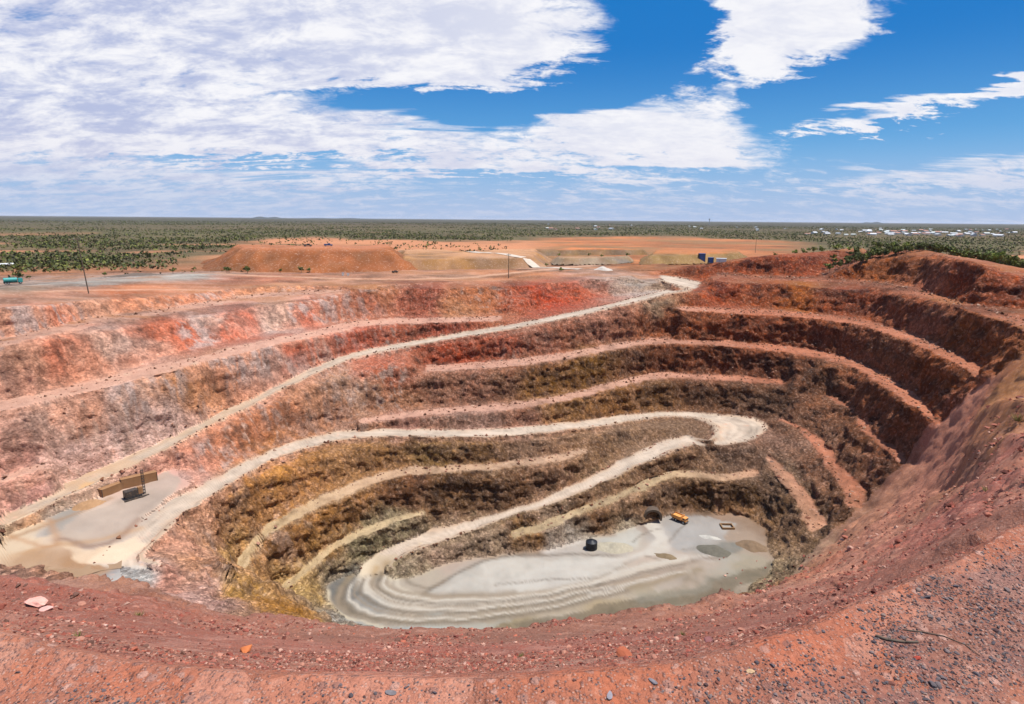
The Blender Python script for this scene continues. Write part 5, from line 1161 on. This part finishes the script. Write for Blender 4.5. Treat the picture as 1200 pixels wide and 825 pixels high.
for i, (u, lab) in enumerate(((402, 'left of two small white crates on the rim below the orange dump'), (408, 'right of two small white crates on the rim below the orange dump'))):
    q = spot(u, 323, 320); q.z = drop(q.x, q.y); t = thing('crate', lab, 'crate', q, heading(q)); b = MB(); b.box(-0.9, 0.9, -0.8, 0.8, 0, 2.2 - 0.4 * i, 0.03); b.build('box', M_WHITE, t); b = MB(); b.box(-0.95, 0.95, -0.85, 0.85, 2.2 - 0.4 * i, 2.3 - 0.4 * i); b.build('lid', M_GREY, t)
q = spot(16, 334, 250); q.z = drop(q.x, q.y); t = thing('tank_truck', 'teal tank truck beside the graded road on the left rim', 'truck', q, heading(q, 6))
b = MB(); b.box(-4.8, 4.6, -0.8, 0.8, 0.7, 1.2); b.build('chassis', M_DARK, t)
b = MB(); b.cyl((-4.6, 0, 2.5), (2.0, 0, 2.5), 1.35, n=20); tk = b.build('tank', M_TEAL, t); b = MB(); b.cyl((-1.5, 0, 3.75), (-1.5, 0, 4.05), 0.45, n=12); b.build('hatch', M_TEAL, tk)
b = MB(); b.box(2.4, 4.7, -1.2, 1.2, 1.0, 3.4, 0.12); cb = b.build('cab', M_TEAL, t); b = MB(); b.box(4.66, 4.74, -1.0, 1.0, 2.2, 3.1); b.build('windscreen', M_GLASS, cb)
for x in (-3.8, -2.4, 3.4):
    for y in (-1.1, 1.1): wheel(t, x, y, 0.62, 0.4)
# pale track over the grey dump
def ribbon(name, label, uvz, w, m_):
    P_ = []
    for u, v, r_ in uvz: q = ontop(u, v, r_); P_.append(Vector((q.x, q.y, 0)))
    b = bmesh.new(); prev = None
    for i in range((len(P_) - 1) * 8 + 1):
        k = min(i // 8, len(P_) - 2); f = (i - k * 8) / 8; c = P_[k].lerp(P_[k + 1], f); d = (P_[k + 1] - P_[k]).normalized(); n = Vector((-d.y, d.x, 0))
        row = [b.verts.new((*(c + n * w * s).xy, drop(*(c + n * w * s).xy) + 0.35)) for s in (-0.5, -0.25, 0, 0.25, 0.5)]
        if prev:
            for a in range(4): b.faces.new((prev[a], prev[a + 1], row[a + 1], row[a]))
        prev = row
    bmesh.ops.recalc_face_normals(b, faces=b.faces[:]); me = bpy.data.meshes.new(name); b.to_mesh(me); b.free(); me.materials.append(m_); tag(link(name, me), label, 'road', None, 'structure')
ribbon('dump_track', 'pale dirt track running over the grey dump towards the pit ramp', [(548,291,700),(590,298,625),(635,307,570),(680,315,545)], 9, mat('pale_track', (0.46, 0.38, 0.31), 0.95, scale=0.3))
# power poles
def pole(label, u, vb, vt, rmin, lean=0.0):
    q = spot(u, vb, rmin); q.z = drop(q.x, q.y); r_ = math.hypot(q.x, q.y); h = (vb - vt) / 715 * r_ * 1.03
    t = thing('power_pole', label, 'pole', q, heading(q)); t.rotation_euler[1] = lean
    b = MB(); b.cyl((0, 0, -1), (0, 0, h), 0.30, 0.2, 8); b.build('post', M_WOOD, t)
    b = MB(); b.box(-1.7, 1.7, -0.12, 0.12, h - 1.3, h - 1.0); ca = b.build('crossarm', M_WOOD, t)
    for x in (-1.5, 0, 1.5): b = MB(); b.cyl((x, 0, h - 1.0), (x, 0, h - 0.55), 0.12, 0.08, 8); b.build('insulator', M_GREY, ca)
pole('leaning dark power pole on the left rim', 104, 344, 292, 220, -0.06)
pole('dark power pole on the rim at the right end of the grey dump', 596, 325, 297, 300)
pole('thin power pole beyond the bare orange field', 885, 296, 279, 420)
# pale shed left
q = onplain(6, 313, -46.5); t = thing('shed', 'long low white shed among the scrub at the left edge', 'shed', q, heading(q, 4))
b = MB(); b.box(-6, 6, -3, 3, 0, 2.6); b.build('wall', M_WHITE, t); b = MB(); b.prism([(-3.4, 2.6), (0, 3.6), (3.4, 2.6)], -6.4, 6.4); b.build('roof', mat('pale_roof', (0.5, 0.5, 0.5), 0.5), t)
# distant town
HM = [mat('house_wall_%d' % i, c, 0.8) for i, c in enumerate(((0.7, 0.68, 0.62), (0.55, 0.5, 0.44), (0.72, 0.6, 0.5)))]
RM = [mat('house_roof_%d' % i, c, 0.5) for i, c in enumerate(((0.55, 0.55, 0.56), (0.40, 0.42, 0.44), (0.34, 0.17, 0.12), (0.48, 0.50, 0.47)))]
HV = []
for i in range(8):
    L, W_, H_ = rnd.uniform(12, 22), rnd.uniform(8, 11), rnd.uniform(3, 4.2); rf = RM[i % 4]
    b = MB(); b.box(-L / 2, L / 2, -W_ / 2, W_ / 2, 0, H_); bw = b.build('wall', HM[i % 3])
    b = MB(); b.prism([(-W_ / 2 - .6, H_ - 0.1), (0, H_ + 2.4), (W_ / 2 + .6, H_ - 0.1)], -L / 2 - .5, L / 2 + .5); br = b.build('roof', rf)
    HV.append((bw.data, br.data)); bpy.data.objects.remove(bw); bpy.data.objects.remove(br)
for i in range(120):
    u = rnd.choice([rnd.uniform(640, 1195), rnd.uniform(960, 1195), rnd.uniform(1000, 1190)]); v = 258 + (u - 600) * 0.0083 + rnd.uniform(6.5, 15) * (1.0 if u > 900 else 0.75)
    q = onplain(u, v, -47); t = thing('house', 'small pale-roofed house in the distant town on the right', 'house', q, rnd.uniform(0, 3.14), 'houses of the distant town', rnd.uniform(0.9, 1.6))
    w_, r_ = HV[i % 8]; link('wall', w_, t); link('roof', r_, t)
q = onplain(1035, 290, -45); 
q = onplain(831, 263.5, -47); t = thing('water_tower', 'slender tower rising above the distant town skyline', 'tower', q, 0)
b = MB(); b.cyl((0, 0, 0), (0, 0, 60), 5, 3.5, 12); b.build('shaft', M_GREY, t); b = MB(); b.cyl((0, 0, 58), (0, 0, 64), 5, 9, 14); b.cyl((0, 0, 64), (0, 0, 74), 9, n=14); b.build('head', M_GREY, t)

# muddy puddle where the ramp meets the lower road
pud = [(-30,668),(0,660),(25,652),(60,648),(100,646),(138,642),(143,652),(142,664),(118,667),(95,674),(60,678),(20,676),(-30,680)]
pw = [at(np.array(float(u)), np.array(float(v)), -107.0) for u, v in pud]; zl = np.median([surf_z(p_[0], p_[1]) for p_ in pw]) + 0.12
b = bmesh.new(); b.faces.new([b.verts.new((p_[0], p_[1], zl)) for p_ in pw]); me = bpy.data.meshes.new('puddle'); b.to_mesh(me); b.free()
M_MUD = mat('muddy_water', (0.26, 0.17, 0.10), 0.25, scale=0.08, var=0.3, spec=0.4); me.materials.append(M_MUD); tag(link('puddle', me), 'shallow brown puddle on the lower left platform', 'puddle', None, 'structure')

# ------------------------------------------------------------------ stones of the lookout lip and the scree below it
ico = bmesh.new(); bmesh.ops.create_icosphere(ico, subdivisions=1, radius=1.0); ico.verts.ensure_lookup_table()
IV = np.array([v.co[:] for v in ico.verts]); IF = np.array([[v.index for v in f.verts] for f in ico.faces]); ico.free()
ico = bmesh.new(); bmesh.ops.create_icosphere(ico, subdivisions=2, radius=1.0)
IV2 = np.array([v.co[:] for v in ico.verts]); IF2 = np.array([[v.index for v in f.verts] for f in ico.faces]); ico.free()
OV = np.array([(1,0,0),(-1,0,0),(0,1,0),(0,-1,0),(0,0,1),(0,0,-1)], float); OF = np.array([(0,2,4),(2,1,4),(1,3,4),(3,0,4),(2,0,5),(1,2,5),(3,1,5),(0,3,5)])
STONE_M = attr_mat('loose_stone', 'stone_colour', 0.85, 9.0, 0.01)
def stone_shape(r, iv):
    """angular: a ball cut by a few planes"""
    v = iv * r.uniform(0.7, 1.25, 3) * np.array([1.15, 1.0, 0.62])
    for _ in range(5):
        n = r.normal(0, 1, 3); n /= np.linalg.norm(n); d = r.uniform(0.35, 0.75); s = v @ n; v = v - np.outer(np.maximum(s - d, 0), n)
    return v + r.normal(0, 0.03, v.shape)
SH = [stone_shape(np.random.default_rng(200 + i), IV) for i in range(24)]
SO = [OV * np.random.default_rng(300 + i).uniform(0.7, 1.3, (6, 1)) * np.array([1.1, 1, 0.7]) + np.random.default_rng(300 + i).normal(0, 0.18, (6, 3)) for i in range(24)]
GREY = [(104,94,96), (120,106,106), (90,82,86), (134,116,112), (146,106,94), (110,96,98), (150,126,116), (96,72,70), (130,84,72)]
PINK = [(176,110,92), (164,92,78), (190,134,114), (150,84,70), (200,156,138), (130,72,62), (120,86,74), (180,104,82), (160,100,86), (104,60,52), (146,86,72), (172,118,100)]
# fast ground level for many points
_cj = (cols_t[1] - cols_t[0])
def surf_many(x, y):
    t = np.arctan2(x, y); r_ = np.hypot(x, y); j = np.clip(np.round((t - cols_t[0]) / _cj).astype(int), 0, NC - 1); out = np.zeros(len(x))
    rcol = np.hypot(V[..., 0], V[..., 1])
    for jj in np.unique(j):
        m = j == jj; out[m] = np.interp(r_[m], rcol[:, jj], V[:, jj, 2])
    return out
def uv_of(x, y, z):
    p = np.stack([x, y, z], 1); d = p @ _f; return 600 + F_PX * (p @ _r) / d, 412.5 - F_PX * (p @ _u) / d
# plan outlines of the gravel patches on the lip
GRAVEL = [([(1040,690),(1120,672),(1205,640),(1215,800),(1180,790),(1150,770),(1140,830),(960,835),(1000,800),(1060,790),(1010,760),(1000,735),(1060,720)], 1.0), ([(20,800),(60,794),(150,800),(230,808),(240,830),(20,835)], 0.85),
          ([(850,800),(960,770),(1020,790),(980,830),(850,835)], 0.55), ([(0,785),(20,780),(30,830),(-10,830)], 0.4), ([(620,812),(850,800),(850,835),(620,835)], 0.22), ([(240,812),(600,815),(600,835),(240,835)], 0.25), ([(1000,720),(1040,700),(1060,720),(1010,740)], 0.5)]
GW = [(np.array([at(np.array(float(u)), np.array(float(v)), -4.5)[:2] for u, v in P_]), w) for P_, w in GRAVEL]
def scatter(n, r0, r1, t0, t1, seed):
    g = np.random.default_rng(seed); r_ = np.exp(g.uniform(math.log(r0), math.log(r1), n)); t = g.uniform(t0, t1, n)
    return r_ * np.sin(t), r_ * np.cos(t), r_, t, g
# lip radius by bearing
Lp = CURVES['lip']; _tl = np.arctan2(Lp[:, 0], Lp[:, 1]); _o = np.argsort(_tl)
def lip_r(t): return np.interp(t, _tl[_o], np.hypot(Lp[:, 0], Lp[:, 1])[_o])
x, y, r_, t, g = scatter(260000, 3.9, 12, -0.76, 0.78, 1)
dens_ = np.zeros(len(x)) + 0.02
for P_, w in GW: dens_ = np.maximum(dens_, w * inside_poly(P_, x + 0.15 * g.normal(0, 1, len(x)), y + 0.15 * g.normal(0, 1, len(x))))
cl_ = np.clip(0.55 + 1.6 * fbm(x, y, 0 * x, 0.6, 3), 0.08, 1)
dens_ = dens_ * cl_ * (r_ < lip_r(t) * 0.99)
k_ = g.random(len(x)) < dens_ * 0.60
gx, gy, gr = x[k_], y[k_], r_[k_]; gz = surf_many(gx, gy)
gs = np.exp(g.normal(math.log(0.0095), 0.45, len(gx))).clip(0.005, 0.04)
x, y, r_, t, g = scatter(150000, 5.2, 270, -0.78, 0.80, 2)
fl = np.clip(0.42 + 2.0 * fbm(x, y, 0 * x, 4.0, 3), 0.06, 1) * (r_ > lip_r(t) * 1.04) * np.clip((280 - r_) / 60, 0, 1) * ((r_ < 60) | (t > 0.36))
k_ = g.random(len(x)) < fl * 0.55
sx, sy, sr = x[k_], y[k_], r_[k_]; sz_ = surf_many(sx, sy); ss = np.exp(g.normal(math.log(0.0017), 0.45, len(sx))).clip(0.0009, 0.0075) * sr
def stones_mesh(name, x, y, z, s, pal, g, SH, IV, IF):
    n = len(x); si = g.integers(0, len(SH), n); a = g.uniform(0, 6.28, n); tl_ = g.normal(0, 0.35, n)
    S_ = np.array(SH)[si]; ca, sa = np.cos(a)[:, None], np.sin(a)[:, None]
    yy_ = S_[..., 1] * np.cos(tl_)[:, None] - S_[..., 2] * np.sin(tl_)[:, None]; zz_ = S_[..., 1] * np.sin(tl_)[:, None] + S_[..., 2] * np.cos(tl_)[:, None]
    X2 = S_[..., 0] * ca - yy_ * sa; Y2 = S_[..., 0] * sa + yy_ * ca
    vv_ = np.stack([X2 * s[:, None] + x[:, None], Y2 * s[:, None] + y[:, None], zz_ * s[:, None] + (z + 0.22 * s)[:, None]], -1).reshape(-1, 3)
    ff = (IF[None] + (np.arange(n) * len(IV))[:, None, None]).reshape(-1, 3)
    cc = np.array([lin(*c) for c in pal])[g.integers(0, len(pal), n)] * g.uniform(0.7, 1.2, (n, 1)) * 0.68
    return mesh_np(name, vv_, ff, STONE_M, False, np.repeat(cc, len(IV), 0), 'stone_colour')
# meshes for single stones, a few shapes in each colour
def single(name, pal, i):
    gg = np.random.default_rng(500 + i); v = stone_shape(gg, IV2); c = np.array(lin(*pal[i % len(pal)])) * 0.68
    return mesh_np(name, v, IF2, STONE_M, False, np.tile(c, (len(v), 1)) * gg.uniform(0.9, 1.1, (len(v), 1)), 'stone_colour')
def split(name, label, group, stuffname, stufflabel, x, y, z, s, r_, pal, n_single, vis):
    px = s / r_ * vis; od = np.argsort(-px); top, rest = od[:n_single], od[n_single:]
    ms = [single(name, pal, i) for i in range(16)]
    for q_, i in enumerate(top):
        o = link(name, ms[q_ % 16]); o.location = (x[i], y[i], z[i] + 0.2 * s[i]); o.scale = (s[i],) * 3; o.rotation_euler = (rnd.uniform(-.3, .3), rnd.uniform(-.3, .3), rnd.uniform(0, 6.28)); tag(o, label, 'stone', group)
    o = link(stuffname, stones_mesh(stuffname, x[rest], y[rest], z[rest], s[rest], pal, np.random.default_rng(9), SO, OV, OF)); tag(o, stufflabel, 'gravel', None, 'stuff')
U_, V_2 = uv_of(gx, gy, gz); vis = ((U_ > 0) & (U_ < 1200) & (V_2 < 825)).astype(float)
split('gravel_stone', 'loose grey-purple stone lying on the orange dirt of the lookout lip', 'larger stones on the lookout lip', 'gravel', 'grey gravel strewn over the lookout lip', gx, gy, gz, gs, gr, GREY, 180, vis)
U_, V_2 = uv_of(sx, sy, sz_); vis = ((U_ > 0) & (U_ < 1200)).astype(float)
split('scree_rock', 'broken pink-red rock on the scree slope below the lookout lip', 'larger rocks on the scree slope', 'scree', 'red and pink rubble covering the slope below the lip', sx, sy, sz_, ss, sr, PINK, 200, vis)
# stones that stand out
def rock(name, label, u, v, px, col, rmin=3.0, sq=(1.2, 1, .7), seed=0):
    p = cast([u], [v], rmin)[0]; r_ = math.hypot(p[0], p[1]); s = px / 715 * r_ * 0.5 * 1.1
    z = float(surf_many(np.array([p[0]]), np.array([p[1]]))[0])
    gg = np.random.default_rng(900 + seed); v_ = stone_shape(gg, IV2) * np.array(sq)
    o = link(name, mesh_np(name, v_, IF2, STONE_M, False, np.tile(np.array(lin(*col)), (len(v_), 1)) * gg.uniform(0.85, 1.1, (len(v_), 1)), 'stone_colour'))
    o.location = (p[0], p[1], z + 0.3 * s); o.scale = (s,) * 3; o.rotation_euler[2] = rnd.uniform(0, 6.28); return tag(o, label, 'rock')
rock('boulder', 'orange-brown boulder alone on the scree left of centre', 288, 766, 15, (180,104,62), seed=1)
rock('rock', 'rust-brown split rock on the scree just above the lip right of centre', 731, 771, 18, (150,84,60), sq=(1.7, .9, .5), seed=2)
rock('pale_rock', 'largest of the pink-white pale rocks at the left of the scree', 41, 709, 17, (206,150,136), sq=(1.5, 1, .5), seed=3)
rock('pale_rock', 'smaller pale rock just right of the big pink-white one', 56, 715, 10, (196,150,140), sq=(1.5, 1, .4), seed=4)
rock('pale_rock', 'cream pebble on the gravel at the lower right of the lip', 879, 788, 7, (176,146,112), seed=5)
rock('pale_rock', 'white stone on the scree left of the green tuft', 123, 735, 7, (190,160,146), seed=6)
rock('red_stone', 'red stone below the dead stick', 1074, 773, 8, (150,64,50), seed=7)
rock('slab', 'flat grey slab on the orange lip, centre left', 458, 814, 9, (110,104,106), sq=(1.5, 1, .35), seed=8)
rock('slab', 'flat blue-grey slab on the orange lip, right of centre', 766, 800, 9, (112,106,110), sq=(1.5, 1, .35), seed=9)
rock('slab', 'flat grey slab near the bottom edge at centre', 714, 816, 9, (130,124,130), sq=(1.8, .8, .3), seed=10)
rock('dark_rock', 'long dark rock band on the scree right of centre', 832, 751, 16, (120,78,76), sq=(2.2, .9, .4), seed=11)
# dead sticks
def stick(label, pts, r0, twigs):
    P_ = [Vector(cast([u], [v], 3.0)[0]) for u, v in pts]
    for q_ in P_: q_.z = surf_z(q_.x, q_.y) + r0 * 0.9
    o = P_[0].copy(); t = thing('dead_stick', label, 'stick', o)
    b = MB()
    for i in range(len(P_) - 1): b.cyl(P_[i] - o, P_[i + 1] - o, r0 * (1 - 0.12 * i), r0 * (0.88 - 0.12 * i), 8)
    b.build('stem', M_WOOD, t, True)
    for a, d in twigs: b = MB(); b.cyl(P_[a] - o, P_[a] - o + Vector(d), r0 * 0.5, r0 * 0.2, 6); b.build('twig', M_WOOD, t, True)
stick('thick grey dead stick lying on the gravel at lower right', [(1026,745), (1040,750), (1060,752), (1076,753)], 0.016, [(2, (0.03, 0.02, 0.05))])
stick('long thin curved twig right of the thick dead stick', [(1058,738), (1080,741), (1105,746), (1130,756), (1148,770)], 0.007, [(3, (0.08, -0.03, 0.02))])
# grass tufts
GR = attr_mat('dry_grass', 'leaf_colour', 0.8, 5.0, 0.0)
def tuft(label, u, v, px, seed):
    p = cast([u], [v], 3.0)[0]; r_ = math.hypot(p[0], p[1]); s = px / 715 * r_ * 0.6; gg = np.random.default_rng(seed); n = 46
    a = gg.uniform(0, 6.28, n); rad_ = gg.uniform(0, .35, n) * s; h = gg.uniform(.35, .8, n) * s; lean = gg.uniform(.1, .6, n) * s
    b0 = np.stack([rad_ * np.cos(a), rad_ * np.sin(a), 0 * a], 1); tip = b0 + np.stack([lean * np.cos(a), lean * np.sin(a), h], 1); sd = np.stack([-np.sin(a), np.cos(a), 0 * a], 1) * s * 0.05
    vv_ = np.stack([b0 - sd, b0 + sd, tip], 1).reshape(-1, 3); cc = np.repeat(np.array([lin(*c) for c in ((98,96,52), (128,112,70), (84,88,46))])[gg.integers(0, 3, n)], 3, 0)
    o = link('grass_tuft', mesh_np('grass_tuft', vv_, np.arange(3 * n).reshape(n, 3), GR, False, cc, 'leaf_colour')); o.location = (p[0], p[1], surf_z(p[0], p[1]) - 0.01); tag(o, label, 'grass tuft')
tuft('green grass tuft on the scree among pale stones at left', 92, 746, 16, 1)
tuft('faint grass tuft on the scree above the first at left', 163, 722, 14, 2)
tuft('small bright green tuft on the scree right of centre', 800, 744, 14, 3)
tuft('dull green tuft on the scree left of the split rock', 611, 769, 13, 4)
tuft('olive tuft on the right talus slope', 1158, 577, 14, 5)
tuft('green tuft high on the right talus', 1192, 499, 16, 6)

# fallen blocks along the benches and the road edges
g = np.random.default_rng(77)
ii, jj = np.where(((CLS == 2) | ((CLS == 1) & ((TT < 0.10) | (TT > 0.9)))) & (Rg > 180)); pk = g.choice(len(ii), 14000, p=(Rg[ii, jj]**2 / (Rg[ii, jj]**2).sum()))
bt = TH0 + DTH * (jj[pk] + g.uniform(-.5, .5, 14000)); br_ = np.exp(S0 + DS * (ii[pk] + g.uniform(-.5, .5, 14000))); cl2 = CLS[ii[pk], jj[pk]]; tq = TT[ii[pk], jj[pk]]
kp = ((cl2 == 1) & (g.random(14000) < 0.6)) | (g.random(14000) < np.where(tq < 0.35, 0.8, 0.2) * np.where(bt < -0.15, 0.35, 1)); bx_, by_ = (br_ * np.sin(bt))[kp], (br_ * np.cos(bt))[kp]
bz_ = surf_many(bx_, by_); bs_ = np.exp(g.normal(math.log(0.36), 0.45, len(bx_))).clip(0.2, 1.1)
BR = [(150,100,80), (120,78,60), (176,130,108), (100,66,50), (196,160,138), (134,92,66)]
tag(link('fallen_rock', stones_mesh('fallen_rock', bx_, by_, bz_, bs_, BR, g, SO, OV, OF)), 'fallen rock fragments littering the benches and road edges', 'rubble', None, 'stuff')


# ------------------------------------------------------------------ the air over the plain
b = MB(); b.box(-62000, 62000, -3000, 62000, -175, 90)
me = bpy.data.meshes.new('haze'); b.b.to_mesh(me); b.b.free()
hm = bpy.data.materials.new('haze_air'); hm.use_nodes = True; hn = hm.node_tree; hn.nodes.clear()
pv = hn.nodes.new('ShaderNodeVolumePrincipled'); pv.inputs['Color'].default_value = (0.82, 0.88, 1.0, 1); pv.inputs['Density'].default_value = 0.000010; pv.inputs['Anisotropy'].default_value = 0.0
ho = hn.nodes.new('ShaderNodeOutputMaterial'); hn.links.new(pv.outputs[0], ho.inputs['Volume'])
me.materials.append(hm); tag(link('haze', me), 'thin bluish haze over the far plain', 'haze', None, 'stuff')
